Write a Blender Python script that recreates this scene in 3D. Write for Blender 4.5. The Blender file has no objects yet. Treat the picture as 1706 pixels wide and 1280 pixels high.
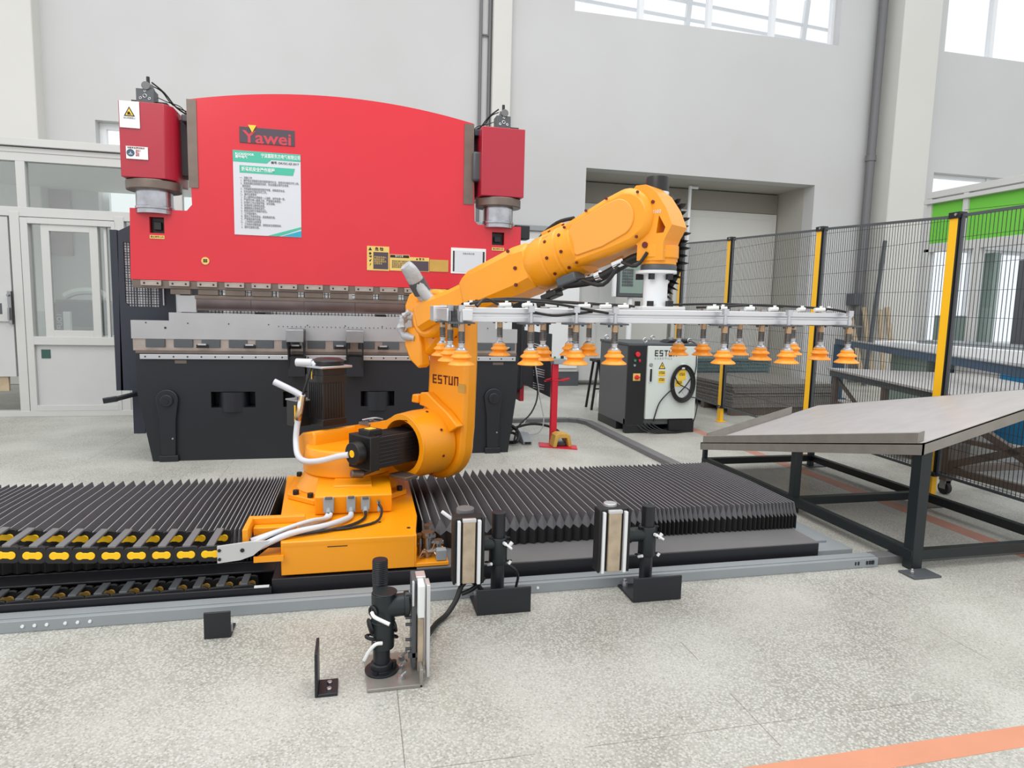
import bpy, bmesh, math, random
from mathutils import Vector, Matrix, Euler
from mathutils.geometry import tessellate_polygon
random.seed(7)
SC = bpy.context.scene
COL = SC.collection
# ---------------- camera ----------------
cd = bpy.data.cameras.new('camera'); cam = bpy.data.objects.new('camera', cd); COL.objects.link(cam)
cd.sensor_width = 36.0; cd.lens = 23.239; cd.clip_start = .05; cd.clip_end = 200
_r = Vector((0.9736238, -0.2268100, 0.0247793)); _u = Vector((0.0020423, 0.1172645, 0.9930986)); _f = Vector((0.2281504, 0.9668538, -0.1146347))
cam.matrix_world = Matrix(((_r.x, _u.x, -_f.x, 0), (_r.y, _u.y, -_f.y, 0), (_r.z, _u.z, -_f.z, 1.5), (0, 0, 0, 1)))
SC.camera = cam
# ---------------- world, lights, exposure ----------------
wd = bpy.data.worlds.new('daylight'); SC.world = wd; wd.use_nodes = True
bg = wd.node_tree.nodes['Background']; bg.inputs[0].default_value = (.97, .985, 1.0, 1); bg.inputs[1].default_value = 1.12
def area(name, loc, aim, sx, sy, power, col=(1, 1, 1)):
    l = bpy.data.lights.new(name, 'AREA'); l.shape = 'RECTANGLE'; l.size = sx; l.size_y = sy; l.energy = power; l.color = col
    o = bpy.data.objects.new(name, l); COL.objects.link(o); o.location = loc
    o.rotation_euler = (Vector(aim) - Vector(loc)).to_track_quat('-Z', 'Y').to_euler(); return o
area('overhead_fill', (1.5, 3.5, 9.5), (1.5, 5.5, 0), 12, 5, 560, (1, .99, .96))  # unseen area light added overhead for soft fill
area('front_fill', (-6.5, -4.0, 9.0), (1.0, 6.0, .8), 7, 5, 430, (1, .98, .95))  # unseen area light added behind the camera to give the light direction
SC.view_settings.view_transform = 'Standard'; SC.view_settings.look = 'None'; SC.view_settings.gamma = 1.0
SC.view_settings.exposure = 0.0; SC.view_settings.use_curve_mapping = False
# ---------------- materials ----------------
def lin(c):
    c = c / 255.0
    return c / 12.92 if c <= .04045 else ((c + .055) / 1.055) ** 2.4
def rgb(c): return (lin(c[0]), lin(c[1]), lin(c[2]), 1)
MATS = {}
def mat(name, c, rough=.5, metal=0.0, var=0.0, scale=6.0, bump=0.0, bscale=40.0, spec=.5, alpha=None, emit=None, trans=0.0, coat=0.0):
    m = bpy.data.materials.new(name); m.use_nodes = True; nt = m.node_tree; b = nt.nodes['Principled BSDF']
    b.inputs['Base Color'].default_value = rgb(c); b.inputs['Roughness'].default_value = rough; b.inputs['Metallic'].default_value = metal
    b.inputs['Specular IOR Level'].default_value = spec; b.inputs['Coat Weight'].default_value = coat; b.inputs['Coat Roughness'].default_value = .12
    b.inputs['Transmission Weight'].default_value = trans
    if var or bump:
        tc = nt.nodes.new('ShaderNodeTexCoord'); n = nt.nodes.new('ShaderNodeTexNoise'); n.inputs['Scale'].default_value = scale; n.inputs['Detail'].default_value = 6
        nt.links.new(tc.outputs['Object'], n.inputs['Vector'])
        if var:
            mx = nt.nodes.new('ShaderNodeMix'); mx.data_type = 'RGBA'
            mx.inputs[6].default_value = rgb([max(0, v * (1 - var)) for v in c]); mx.inputs[7].default_value = rgb([min(255, v * (1 + var)) for v in c])
            nt.links.new(n.outputs['Fac'], mx.inputs[0]); nt.links.new(mx.outputs[2], b.inputs['Base Color'])
        if bump:
            n2 = nt.nodes.new('ShaderNodeTexNoise'); n2.inputs['Scale'].default_value = bscale; n2.inputs['Detail'].default_value = 4
            nt.links.new(tc.outputs['Object'], n2.inputs['Vector'])
            bp = nt.nodes.new('ShaderNodeBump'); bp.inputs['Strength'].default_value = bump; bp.inputs['Distance'].default_value = .01
            nt.links.new(n2.outputs['Fac'], bp.inputs['Height']); nt.links.new(bp.outputs[0], b.inputs['Normal'])
    if emit:
        b.inputs['Emission Color'].default_value = rgb(emit[0]); b.inputs['Emission Strength'].default_value = emit[1]
    MATS[name] = m; return m
M = MATS
mat('orange', (242, 155, 4), .38, var=.03, scale=3, bump=.05, bscale=90, coat=.25)
mat('orange_gloss', (240, 162, 60), .42, coat=.15)  # gloss of the wrist cover put into the colour as a paler orange
mat('yellow', (250, 196, 12), .42); mat('post_yellow', (250, 190, 25), .4)
mat('red', (208, 26, 44), .3, var=.03, scale=1.5, coat=.3); mat('shaded_red', (168, 28, 50), .35, coat=.2); mat('pole_red', (196, 22, 48), .4)  # cylinder covers: their duller light is painted in as a darker red
mat('black', (26, 27, 31), .42, var=.12, scale=2); mat('frame_black', (22, 31, 34), .4); mat('rubber', (20, 20, 22), .55); mat('wire', (40, 42, 46), .4, .3); mat('rod', (170, 171, 176), .2, .9, var=.25, scale=9)
mat('press_black', (26, 28, 34), .42, var=.12, scale=1.4); mat('motor_black', (27, 26, 27), .38)
mat('rail_black', (30, 30, 35), .35, var=.1, scale=3)
mat('bellows_edge', (150, 150, 154), .4); mat('spring', (120, 118, 116), .35, .8); mat('bellows', (84, 84, 87), .45, var=.08, scale=20, bump=.2, bscale=300)
mat('navy', (42, 46, 60), .45, var=.06); mat('steel', (150, 150, 152), .34, 1.0, var=.08, scale=5); mat('bright_steel', (196, 197, 200), .34, .9)
mat('chrome', (225, 226, 230), .12, 1.0); mat('brown_steel', (118, 106, 98), .42, .7, var=.12, scale=8)
mat('clamp_steel', (170, 158, 150), .38, .75, var=.12, scale=12); mat('punch_steel', (120, 108, 108), .3, .8, var=.2, scale=4)
mat('bolster', (172, 172, 174), .36, .45, var=.05, scale=4)
mat('aluminium', (214, 214, 216), .32, .55); mat('white_paint', (228, 230, 232), .4); mat('bright_white', (250, 250, 250), .5); mat('dark_green', (44, 84, 74), .5); mat('board_brown', (150, 132, 132), .6, var=.15, scale=3); mat('door_white', (208, 216, 212), .4); mat('white_plastic', (226, 228, 226), .45)
mat('grey_paint', (142, 148, 152), .42, var=.04, scale=5); mat('dark_grey', (78, 82, 86), .45); mat('mid_grey', (108, 108, 110), .5)
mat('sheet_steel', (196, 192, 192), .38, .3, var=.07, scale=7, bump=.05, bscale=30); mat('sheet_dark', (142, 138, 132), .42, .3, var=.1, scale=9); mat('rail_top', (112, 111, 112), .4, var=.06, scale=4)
mat('cup', (250, 160, 45), .4, coat=.1); mat('bronze', (180, 150, 120), .25, .9)
mat('frame_alu', (196, 196, 194), .45, var=.02, scale=3); mat('panel_grey', (192, 193, 192), .5, var=.03, scale=2.5)
mat('paper', (205, 208, 214), .6); mat('teal', (70, 178, 152), .55); mat('teal_blue', (35, 160, 190), .55); mat('label_yellow', (222, 190, 105), .5); mat('label_gold', (240, 200, 60), .5)
mat('ink', (28, 22, 26), .6); mat('logo_plate', (74, 62, 72), .45); mat('logo_red', (196, 56, 72), .4); mat('maroon_ink', (98, 22, 18), .5); mat('grey_ink', (138, 140, 144), .6); mat('red_ink', (190, 60, 80), .6)
mat('green_panel', (106, 190, 62), .5); mat('cabinet_green', (132, 150, 142), .5); mat('blue_paint', (52, 80, 106), .45); mat('bright_blue', (30, 120, 170), .45)
mat('wood', (176, 158, 132), .7, var=.15, scale=10); mat('brown_frame', (96, 84, 76), .5, var=.15, scale=8); mat('stained', (176, 160, 138), .5, .2, var=.25, scale=14)
mat('cable_white', (205, 208, 214), .45); mat('cable_black', (24, 24, 26), .45); mat('tan', (190, 150, 70), .55, var=.1, scale=10)
mat('cloth_silver', (176, 180, 184), .45, .1, var=.12, scale=14, bump=.5, bscale=30)
mat('controller_grey', (92, 94, 96), .4); mat('button_red', (220, 40, 50), .35); mat('button_green', (60, 130, 90), .4); mat('tape', (204, 140, 110), .55, var=.05, scale=4, bump=.1)
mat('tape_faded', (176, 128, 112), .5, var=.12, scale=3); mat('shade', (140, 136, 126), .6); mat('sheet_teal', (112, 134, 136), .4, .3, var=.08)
mat('clear_tube', (210, 214, 220), .2)
def glass_mat(name, tint=(1, 1, 1), refl=.14):
    m = bpy.data.materials.new(name); m.use_nodes = True; nt = m.node_tree; nt.nodes.clear()
    o = nt.nodes.new('ShaderNodeOutputMaterial'); t = nt.nodes.new('ShaderNodeBsdfTransparent'); g = nt.nodes.new('ShaderNodeBsdfGlossy'); mx = nt.nodes.new('ShaderNodeMixShader')
    t.inputs[0].default_value = (*tint, 1); g.inputs['Roughness'].default_value = .03; mx.inputs[0].default_value = refl
    nt.links.new(t.outputs[0], mx.inputs[1]); nt.links.new(g.outputs[0], mx.inputs[2]); nt.links.new(mx.outputs[0], o.inputs[0]); M[name] = m
glass_mat('glass', (.93, .97, .95), .16); glass_mat('window_glass', (.98, .99, 1), .04)
def math_node(nt, op, a, b=None, c=None):
    n = nt.nodes.new('ShaderNodeMath'); n.operation = op
    for i, v in enumerate((a, b, c)):
        if v is None: continue
        if isinstance(v, (int, float)): n.inputs[i].default_value = v
        else: nt.links.new(v, n.inputs[i])
    return n.outputs[0]
def wall_mat():
    m = mat('wall', (190, 192, 194), .75); nt = m.node_tree; b = nt.nodes['Principled BSDF']
    tc = nt.nodes.new('ShaderNodeTexCoord'); n = nt.nodes.new('ShaderNodeTexNoise'); n.inputs['Scale'].default_value = .35; n.inputs['Detail'].default_value = 5
    n2 = nt.nodes.new('ShaderNodeTexNoise'); n2.inputs['Scale'].default_value = 3.0; n2.inputs['Detail'].default_value = 8
    nt.links.new(tc.outputs['Object'], n.inputs['Vector']); nt.links.new(tc.outputs['Object'], n2.inputs['Vector'])
    mx = nt.nodes.new('ShaderNodeMix'); mx.data_type = 'RGBA'; mx.inputs[6].default_value = rgb((184, 184, 182)); mx.inputs[7].default_value = rgb((203, 204, 205))
    nt.links.new(n.outputs['Fac'], mx.inputs[0]); nt.links.new(mx.outputs[2], b.inputs['Base Color'])
    bp = nt.nodes.new('ShaderNodeBump'); bp.inputs['Strength'].default_value = .12; bp.inputs['Distance'].default_value = .02
    nt.links.new(n2.outputs['Fac'], bp.inputs['Height']); nt.links.new(bp.outputs[0], b.inputs['Normal'])
    mat('wall_beige', (178, 176, 168), .75, var=.03, scale=1.2); mat('wall_light', (206, 205, 200), .7, var=.02, scale=1.0)
wall_mat()
def floor_mat():
    m = mat('floor', (190, 188, 180), .42); nt = m.node_tree; b = nt.nodes['Principled BSDF']; L = nt.links.new
    tc = nt.nodes.new('ShaderNodeTexCoord'); sp = nt.nodes.new('ShaderNodeSeparateXYZ'); L(tc.outputs['Object'], sp.inputs[0])
    v = nt.nodes.new('ShaderNodeTexVoronoi'); v.inputs['Scale'].default_value = 85; L(tc.outputs['Object'], v.inputs['Vector'])
    v2 = nt.nodes.new('ShaderNodeTexVoronoi'); v2.inputs['Scale'].default_value = 210; L(tc.outputs['Object'], v2.inputs['Vector'])
    big = nt.nodes.new('ShaderNodeTexNoise'); big.inputs['Scale'].default_value = .9; big.inputs['Detail'].default_value = 7; L(tc.outputs['Object'], big.inputs['Vector'])
    pat = nt.nodes.new('ShaderNodeTexNoise'); pat.inputs['Scale'].default_value = 1.6; pat.inputs['Detail'].default_value = 3; L(tc.outputs['Object'], pat.inputs['Vector'])
    r1 = nt.nodes.new('ShaderNodeValToRGB'); r1.color_ramp.elements[0].position = .18; r1.color_ramp.elements[0].color = (1, 1, 1, 1); r1.color_ramp.elements[1].position = .62; r1.color_ramp.elements[1].color = (.45, .44, .41, 1)
    L(v.outputs['Distance'], r1.inputs[0])
    sc = nt.nodes.new('ShaderNodeSeparateColor'); L(v2.outputs['Color'], sc.inputs[0])
    r2 = nt.nodes.new('ShaderNodeValToRGB'); r2.color_ramp.elements[0].position = .04; r2.color_ramp.elements[0].color = (.55, .53, .48, 1); r2.color_ramp.elements[1].position = .2; r2.color_ramp.elements[1].color = (1, 1, 1, 1)
    L(sc.outputs[0], r2.inputs[0])
    base = nt.nodes.new('ShaderNodeMix'); base.data_type = 'RGBA'; base.inputs[6].default_value = rgb((182, 181, 173)); base.inputs[7].default_value = rgb((211, 212, 207)); L(big.outputs['Fac'], base.inputs[0])
    a1 = nt.nodes.new('ShaderNodeMix'); a1.data_type = 'RGBA'; a1.blend_type = 'MULTIPLY'; L(base.outputs[2], a1.inputs[6]); L(r1.outputs[0], a1.inputs[7])
    rp = nt.nodes.new('ShaderNodeMapRange'); rp.inputs[1].default_value = .35; rp.inputs[2].default_value = .65; rp.inputs[3].default_value = .28; rp.inputs[4].default_value = .8; L(pat.outputs['Fac'], rp.inputs[0]); L(rp.outputs[0], a1.inputs[0])
    a2 = nt.nodes.new('ShaderNodeMix'); a2.data_type = 'RGBA'; a2.blend_type = 'MULTIPLY'; a2.inputs[0].default_value = .7; L(a1.outputs[2], a2.inputs[6]); L(r2.outputs[0], a2.inputs[7])
    # expansion joints: thin worn lines on a 1.29 m grid
    def line(out, off, step, w):
        s = math_node(nt, 'DIVIDE', math_node(nt, 'SUBTRACT', out, off), step); fr = math_node(nt, 'FRACT', math_node(nt, 'ADD', s, 100.5))
        return math_node(nt, 'LESS_THAN', math_node(nt, 'ABSOLUTE', math_node(nt, 'SUBTRACT', fr, .5)), w / step)
    g = math_node(nt, 'MAXIMUM', line(sp.outputs[0], .02, 1.29, .0022), line(sp.outputs[1], 2.8, 2.6, .002))
    brk = math_node(nt, 'GREATER_THAN', n3(nt, tc), .47); g = math_node(nt, 'MULTIPLY', math_node(nt, 'MULTIPLY', g, brk), .6)
    a3 = nt.nodes.new('ShaderNodeMix'); a3.data_type = 'RGBA'; L(g, a3.inputs[0]); L(a2.outputs[2], a3.inputs[6]); a3.inputs[7].default_value = rgb((92, 84, 74))
    L(a3.outputs[2], b.inputs['Base Color'])
    rr = nt.nodes.new('ShaderNodeMapRange'); rr.inputs[3].default_value = .3; rr.inputs[4].default_value = .55; L(big.outputs['Fac'], rr.inputs[0]); L(rr.outputs[0], b.inputs['Roughness'])
def n3(nt, tc):
    n = nt.nodes.new('ShaderNodeTexNoise'); n.inputs['Scale'].default_value = 2.3; n.inputs['Detail'].default_value = 2; nt.links.new(tc.outputs['Object'], n.inputs['Vector']); return n.outputs['Fac']
floor_mat()
# ---------------- mesh tools ----------------
W = {}                                                   # world matrix of every object made here
class MB:
    def each(s, name, mats, parent=None, **kw):          # one object for every piece added
        mk = s.mk + [(len(s.V), len(s.F))]
        for (v0, f0), (v1, f1) in zip(mk[:-1], mk[1:]):
            q = MB(s.fr); q.V = s.V[v0:v1]; q.F = [[i - v0 for i in f] for f in s.F[f0:f1]]; q.I = s.I[f0:f1]; q.build(name, mats, parent, **kw)
    def __init__(s, frame=None): s.V = []; s.F = []; s.I = []; s.fr = frame; s.mk = []; s.nb = 0
    def add(s, vs, fs, m=0):
        s.mk.append((len(s.V), len(s.F))); k = len(s.V); s.V += [Vector(v) for v in vs]; s.F += [[i + k for i in f] for f in fs]; s.I += [m] * len(fs); return s
    def box(s, x0, x1, y0, y1, z0, z1, m=0):
        e = .0008 * (s.nb % 5); s.nb += 1; x0 -= e; x1 += e; y0 -= e; y1 += e; z1 += e   # keeps overlapping boxes of one weldment from sharing a plane
        vs = [(x, y, z) for x in (x0, x1) for y in (y0, y1) for z in (z0, z1)]
        return s.add(vs, [(0, 1, 3, 2), (4, 6, 7, 5), (0, 4, 5, 1), (2, 3, 7, 6), (0, 2, 6, 4), (1, 5, 7, 3)], m)
    def cbox(s, c, size, rot=(0, 0, 0), m=0):
        R = Euler(rot).to_matrix() if not isinstance(rot, Matrix) else rot; h = [v / 2 for v in size]
        vs = [Vector(c) + R @ Vector((x, y, z)) for x in (-h[0], h[0]) for y in (-h[1], h[1]) for z in (-h[2], h[2])]
        return s.add(vs, [(0, 1, 3, 2), (4, 6, 7, 5), (0, 4, 5, 1), (2, 3, 7, 6), (0, 2, 6, 4), (1, 5, 7, 3)], m)
    def bar(s, p0, p1, w, h, m=0):                       # square bar between two points, h along world z
        p0 = Vector(p0); p1 = Vector(p1); d = (p1 - p0); L = d.length; d.normalize()
        up = Vector((0, 0, 1)) if abs(d.z) < .95 else Vector((0, 1, 0)); a = d.cross(up).normalized(); b = a.cross(d)
        R = Matrix((d, a, b)).transposed(); return s.cbox((p0 + p1) / 2, (L, w, h), R, m)
    def rings(s, rings, m=0, caps=True, closed=False):
        n = len(rings[0]); k = len(s.V); s.mk.append((k, len(s.F)))
        for r in rings: s.V += [Vector(v) for v in r]
        R = len(rings)
        for i in range(R if closed else R - 1):
            a = k + i * n; b = k + ((i + 1) % R) * n
            for j in range(n):
                s.F.append([a + j, a + (j + 1) % n, b + (j + 1) % n, b + j]); s.I.append(m)
        if caps and not closed:
            s.F.append([k + j for j in range(n)][::-1]); s.I.append(m); s.F.append([k + (R - 1) * n + j for j in range(n)]); s.I.append(m)
        return s
    def _ax(s, d):
        d = Vector(d).normalized(); up = Vector((0, 0, 1)) if abs(d.z) < .9 else Vector((1, 0, 0)); a = d.cross(up).normalized(); return d, a, d.cross(a)
    def cyl(s, p0, p1, r0, r1=None, n=24, m=0):
        r1 = r0 if r1 is None else r1; p0 = Vector(p0); p1 = Vector(p1); d, a, b = s._ax(p1 - p0)
        C = [(math.cos(2 * math.pi * i / n), math.sin(2 * math.pi * i / n)) for i in range(n)]
        return s.rings([[p0 + r0 * (a * c + b * q) for c, q in C], [p1 + r1 * (a * c + b * q) for c, q in C]], m)
    def lathe(s, prof, p0, d=(0, 0, 1), n=28, m=0):      # prof: (radius, height along d)
        p0 = Vector(p0); d, a, b = s._ax(d); C = [(math.cos(2 * math.pi * i / n), math.sin(2 * math.pi * i / n)) for i in range(n)]
        return s.rings([[p0 + d * h + max(r, 1e-4) * (a * c + b * q) for c, q in C] for r, h in prof], m)
    def tube(s, pts, r, n=8, m=0, closed=False, sub=4):
        P = smooth_path([Vector(p) for p in pts], sub, closed) if sub > 1 else [Vector(p) for p in pts]
        rr = []; prev = None; N = len(P)
        for i, p in enumerate(P):
            t = (P[(i + 1) % N] - P[i - 1]) if closed else (P[min(i + 1, N - 1)] - P[max(i - 1, 0)])
            t.normalize()
            if prev is None: _, a, b = s._ax(t)
            else:
                a = (prev - t * prev.dot(t)).normalized(); b = t.cross(a)
            prev = a; ra = r(i / max(1, N - 1)) if callable(r) else r
            rr.append([p + ra * (a * math.cos(2 * math.pi * j / n) + b * math.sin(2 * math.pi * j / n)) for j in range(n)])
        return s.rings(rr, m, closed=closed)
    def torus(s, c, ax, R, r, n=24, k=8, m=0):
        c = Vector(c); d, a, b = s._ax(ax)
        return s.tube([c + R * (a * math.cos(2 * math.pi * i / n) + b * math.sin(2 * math.pi * i / n)) for i in range(n)], r, k, m, True, 1)
    def prism(s, poly, ax, a, b, m=0, holes=()):         # poly in the plane across axis ax, from a to b
        def P(p, t): return {'X': (t, p[0], p[1]), 'Y': (p[0], t, p[1]), 'Z': (p[0], p[1], t)}[ax]
        loops = [list(poly)] + [list(h) for h in holes]; flat = [p for l in loops for p in l]; n = len(flat); k = len(s.V)
        s.V += [Vector(P(p, a)) for p in flat] + [Vector(P(p, b)) for p in flat]
        if holes:
            for t in tessellate_polygon([[Vector((p[0], p[1], 0)) for p in l] for l in loops]):
                s.F.append([k + i for i in t]); s.F.append([k + n + i for i in t][::-1]); s.I += [m, m]
        else:
            s.F.append([k + i for i in range(n)]); s.F.append([k + n + i for i in range(n)][::-1]); s.I += [m, m]
        o = 0
        for l in loops:
            q = len(l)
            for i in range(q):
                j = (i + 1) % q; s.F.append([k + o + i, k + o + j, k + n + o + j, k + n + o + i]); s.I.append(m)
            o += q
        return s
    def build(s, name, mats, parent=None, bevel=0.0, smooth=38, label=None):
        if not isinstance(mats, (list, tuple)): mats = [mats]
        fr = s.fr or Matrix(); Vw = [fr @ v for v in s.V]
        pw = W[parent] if parent else Matrix(); inv = pw.inverted(); Vl = [inv @ v for v in Vw]
        lo = Vector([min(v[i] for v in Vl) for i in range(3)]); hi = Vector([max(v[i] for v in Vl) for i in range(3)]); c = (lo + hi) / 2
        if not parent: c.z = lo.z
        me = bpy.data.meshes.new(name); me.from_pydata([v - c for v in Vl], [], s.F); me.validate()
        for mm in mats: me.materials.append(M[mm])
        if len(me.polygons) == len(s.I): me.polygons.foreach_set('material_index', s.I)
        bm = bmesh.new(); bm.from_mesh(me); bmesh.ops.recalc_face_normals(bm, faces=bm.faces)
        lim = math.radians(smooth)
        for f in bm.faces: f.smooth = smooth > 0
        for e in bm.edges: e.smooth = len(e.link_faces) == 2 and e.calc_face_angle(9) < lim
        bm.to_mesh(me); bm.free()
        o = bpy.data.objects.new(name, me); COL.objects.link(o)
        if parent: o.parent = parent
        o.location = c; W[o] = pw @ Matrix.Translation(c)
        if bevel:
            bv = o.modifiers.new('bevel', 'BEVEL'); bv.width = bevel; bv.segments = 2; bv.limit_method = 'ANGLE'; bv.angle_limit = math.radians(50); bv.harden_normals = False
        if label: o['label'] = label
        return o
def smooth_path(P, sub, closed=False):
    if len(P) < 3: return P
    out = []; N = len(P)
    for i in range(N if closed else N - 1):
        p0 = P[i - 1] if (closed or i > 0) else P[0]; p1 = P[i]; p2 = P[(i + 1) % N]; p3 = P[(i + 2) % N] if (closed or i + 2 < N) else P[-1]
        for k in range(sub):
            t = k / sub; out.append(.5 * ((2 * p1) + (p2 - p0) * t + (2 * p0 - 5 * p1 + 4 * p2 - p3) * t * t + (-p0 + 3 * p1 - 3 * p2 + p3) * t ** 3))
    if not closed: out.append(P[-1])
    return out
def thing(name, label, cat, loc=(0, 0, 0), rot=(0, 0, 0), group=None, parent=None):
    o = bpy.data.objects.new(name, None); COL.objects.link(o); o.empty_display_size = .1; o.location = loc; o.rotation_euler = rot
    W[o] = Matrix.Translation(loc) @ Euler(rot).to_matrix().to_4x4()
    if parent: o.parent = parent; W[o] = W[parent] @ W[o]
    tag(o, label, cat, group); return o
def tag(o, label=None, cat=None, group=None, kind=None):
    if label: o['label'] = label
    if cat: o['category'] = cat
    if group: o['group'] = group
    if kind: o['kind'] = kind
    return o
def struct(o, label, cat): return tag(o, label, cat, kind='structure')
def kids(o): return [c for c in bpy.data.objects if c.parent == o]
def copy_tree(o, parent=None):
    c = o.copy(); COL.objects.link(c); c.parent = parent; W[c] = (W[parent] if parent else Matrix()) @ Matrix.LocRotScale(o.location, o.rotation_euler.to_quaternion(), o.scale)
    for ch in kids(o): copy_tree(ch, c)
    return c
def move(o, d): o.location = Vector(o.location) + Vector(d); return o
def circ(cx, cz, r, a0=0, a1=360, n=24):
    full = abs(a1 - a0) >= 360; k = n if full else n + 1
    return [(cx + r * math.cos(math.radians(a0 + (a1 - a0) * i / n)), cz + r * math.sin(math.radians(a0 + (a1 - a0) * i / n))) for i in range(k)]
FRONT = Matrix(((1, 0, 0), (0, 0, -1), (0, 1, 0)))         # text x -> +X, up -> +Z, out -> -Y
def text(name, s, size, loc, matn, parent, R=FRONT, align='LEFT', bold=0.0, sx=1.0, depth=.0008, frame=None):
    cu = bpy.data.curves.new(name, 'FONT'); cu.body = s; cu.size = size; cu.align_x = align; cu.align_y = 'CENTER'; cu.offset = bold; cu.extrude = depth; cu.resolution_u = 2
    t = bpy.data.objects.new('tmp_text', cu); COL.objects.link(t); bpy.context.view_layer.update()
    me0 = bpy.data.meshes.new_from_object(t.evaluated_get(bpy.context.evaluated_depsgraph_get()))
    mb = MB(frame); mb.add([Vector(loc) + R @ Vector((v.co.x * sx, v.co.y, v.co.z)) for v in me0.vertices], [list(p.vertices) for p in me0.polygons])
    bpy.data.objects.remove(t); bpy.data.curves.remove(cu); bpy.data.meshes.remove(me0)
    if not mb.V: return None
    return mb.build(name, matn, parent, smooth=0)
GLY = {'E': [(0, 0, 1, 6), (0, 0, 4, 1), (0, 2.5, 3.7, 3.5), (0, 5, 4, 6)], 'S': [(0, 5, 4, 6), (0, 2.5, 1, 6), (0, 2.5, 4, 3.5), (3, 0, 4, 3.5), (0, 0, 4, 1)],
       'T': [(0, 5, 4.4, 6), (1.7, 0, 2.7, 6)], 'U': [(0, 0, 1, 6), (0, 0, 4, 1), (3, 0, 4, 6)], 'N': [(0, 0, 1, 6), (0, 5, 4, 6), (3, 0, 4, 6)]}
def estun(name, origin, ux, uz, out, h, matn, parent, frame=None):     # block letters, last letter drawn as an arch
    mb = MB(frame); x = 0; u = h / 6; ux = Vector(ux); uz = Vector(uz); out = Vector(out); o = Vector(origin)
    for ch in 'ESTUN':
        for x0, z0, x1, z1 in GLY[ch]:
            vs = [o + ux * (x + a) * u * .93 + uz * b * u + out * t for t in (0, .0015) for a, b in ((x0, z0), (x1, z0), (x1, z1), (x0, z1))]
            mb.add(vs, [(3, 2, 1, 0), (4, 5, 6, 7), (0, 1, 5, 4), (1, 2, 6, 5), (2, 3, 7, 6), (3, 0, 4, 7)])
        x += 5.4
    return mb.build(name, matn, parent, smooth=0)
# ================= THE SETTING =================
def S(o, label=None, cat=None):
    o['kind'] = 'structure'
    if label: o['label'] = label
    if cat: o['category'] = cat
    return o
S(MB().box(-12, 20, -2.5, 16.5, -.12, 0).build('floor', 'floor'), 'pale speckled terrazzo floor with thin joints', 'floor')
WY = 13.0
def rect(x0, x1, z0, z1): return [(x0, z0), (x1, z0), (x1, z1), (x0, z1)]
wins = [(4.13, 10.10, 7.27, 9.1), (12.83, 19.0, 7.45, 9.1), (-4.33, -2.4, 2.75, 4.5), (12.86, 17.4, 3.4, 4.82), (13.0, 19.4, .9, 3.15)]
wb = MB().prism([(-12, 0), (4.49, 0), (4.49, 4.33), (9.77, 4.33), (9.77, 0), (20, 0), (20, 10.5), (-12, 10.5)], 'Y', WY, WY + .35, holes=[rect(*w) for w in wins])
wb.build('wall_back', 'wall', smooth=0); S(bpy.data.objects['wall_back'], 'tall pale painted hall wall behind the machines', 'wall')
# recessed loading bay in the back wall
S(MB().box(4.45, 4.49, WY + .35, 14.4, 0, 4.36).box(9.77, 9.81, WY + .35, 14.4, 0, 4.36).box(4.45, 9.81, WY + .35, 14.4, 4.33, 4.37).box(4.45, 9.81, 14.4, 14.45, 0, 4.37).build('trim_1', 'wall_beige', smooth=0), 'beige lining of the deep door recess', 'recess')
d1 = thing('door_2', 'tall two leaf grey door inside the wall recess', 'door', (7.1, 14.3, 0)); S(d1)
for i, (a, b) in enumerate(((4.52, 7.05), (7.15, 9.74))):
    MB().box(a, b, 14.26, 14.34, 0, 3.85).box(a + .1, b - .1, 14.245, 14.262, .2, 3.7).build('leaf', 'wall_light', d1, .004)
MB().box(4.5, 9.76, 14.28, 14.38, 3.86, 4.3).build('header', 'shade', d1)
MB().cyl((7.26, 13.9, 0), (7.26, 13.9, 4.30), .038, n=12).cyl((7.26, 13.9, 4.27), (7.45, 13.9, 4.27), .03, n=10).build('pipe', 'white_paint', d1)
# windows
def window(n, x0, x1, z0, z1, muls, label, fr=.07):
    w = thing('window_%d' % n, label, 'window', ((x0 + x1) / 2, WY + .25, z0)); w['kind'] = 'structure'; f = MB()
    f.box(x0, x1, WY + .2, WY + .3, z0, z0 + fr).box(x0, x1, WY + .2, WY + .3, z1 - fr, z1).box(x0, x0 + fr, WY + .2, WY + .3, z0, z1).box(x1 - fr, x1, WY + .2, WY + .3, z0, z1)
    for mx in muls: f.box(mx - .05, mx + .05, WY + .18, WY + .3, z0, z1)
    f.build('window_frame', 'white_paint', w, .004)
    ed = [x0] + list(muls) + [x1]
    for a, b in zip(ed[:-1], ed[1:]): MB().box(a + .05, b - .05, WY + .245, WY + .255, z0 + fr, z1 - fr).build('pane', 'window_glass', w)
window(1, *wins[0], (5.6, 7.12, 8.6), 'wide high window of four bright panes above the door recess')
window(2, *wins[1], (14.3, 15.8, 17.4), 'high bright window in the top right corner of the photo')
window(3, *wins[2], (-3.3,), 'small bright window just above the office, behind the press brake', .1)
window(4, *wins[3], (14.6, 16.0), 'low bright window above the green panelled partition')
window(13, *wins[4], (14.4, 16.0, 17.8), 'large bright window behind the glass of the right hand room')
# roof trusses of the neighbouring hall, seen pale through the high windows
tr = MB()
for k in range(3): tr.bar((3.0, 16.0, 9.4 - .45 * k), (21, 16.0, 8.5 - .3 * k), .06, .06)
for k in range(4): tr.bar((4.6 + k * 3.3, 16, 7.0), (4.8 + k * 3.3, 16, 9.6), .12, .10)
tag(tr.build('roof_truss', 'white_paint', smooth=0), 'pale steel roof truss seen outside through the high windows', 'roof truss')
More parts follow.
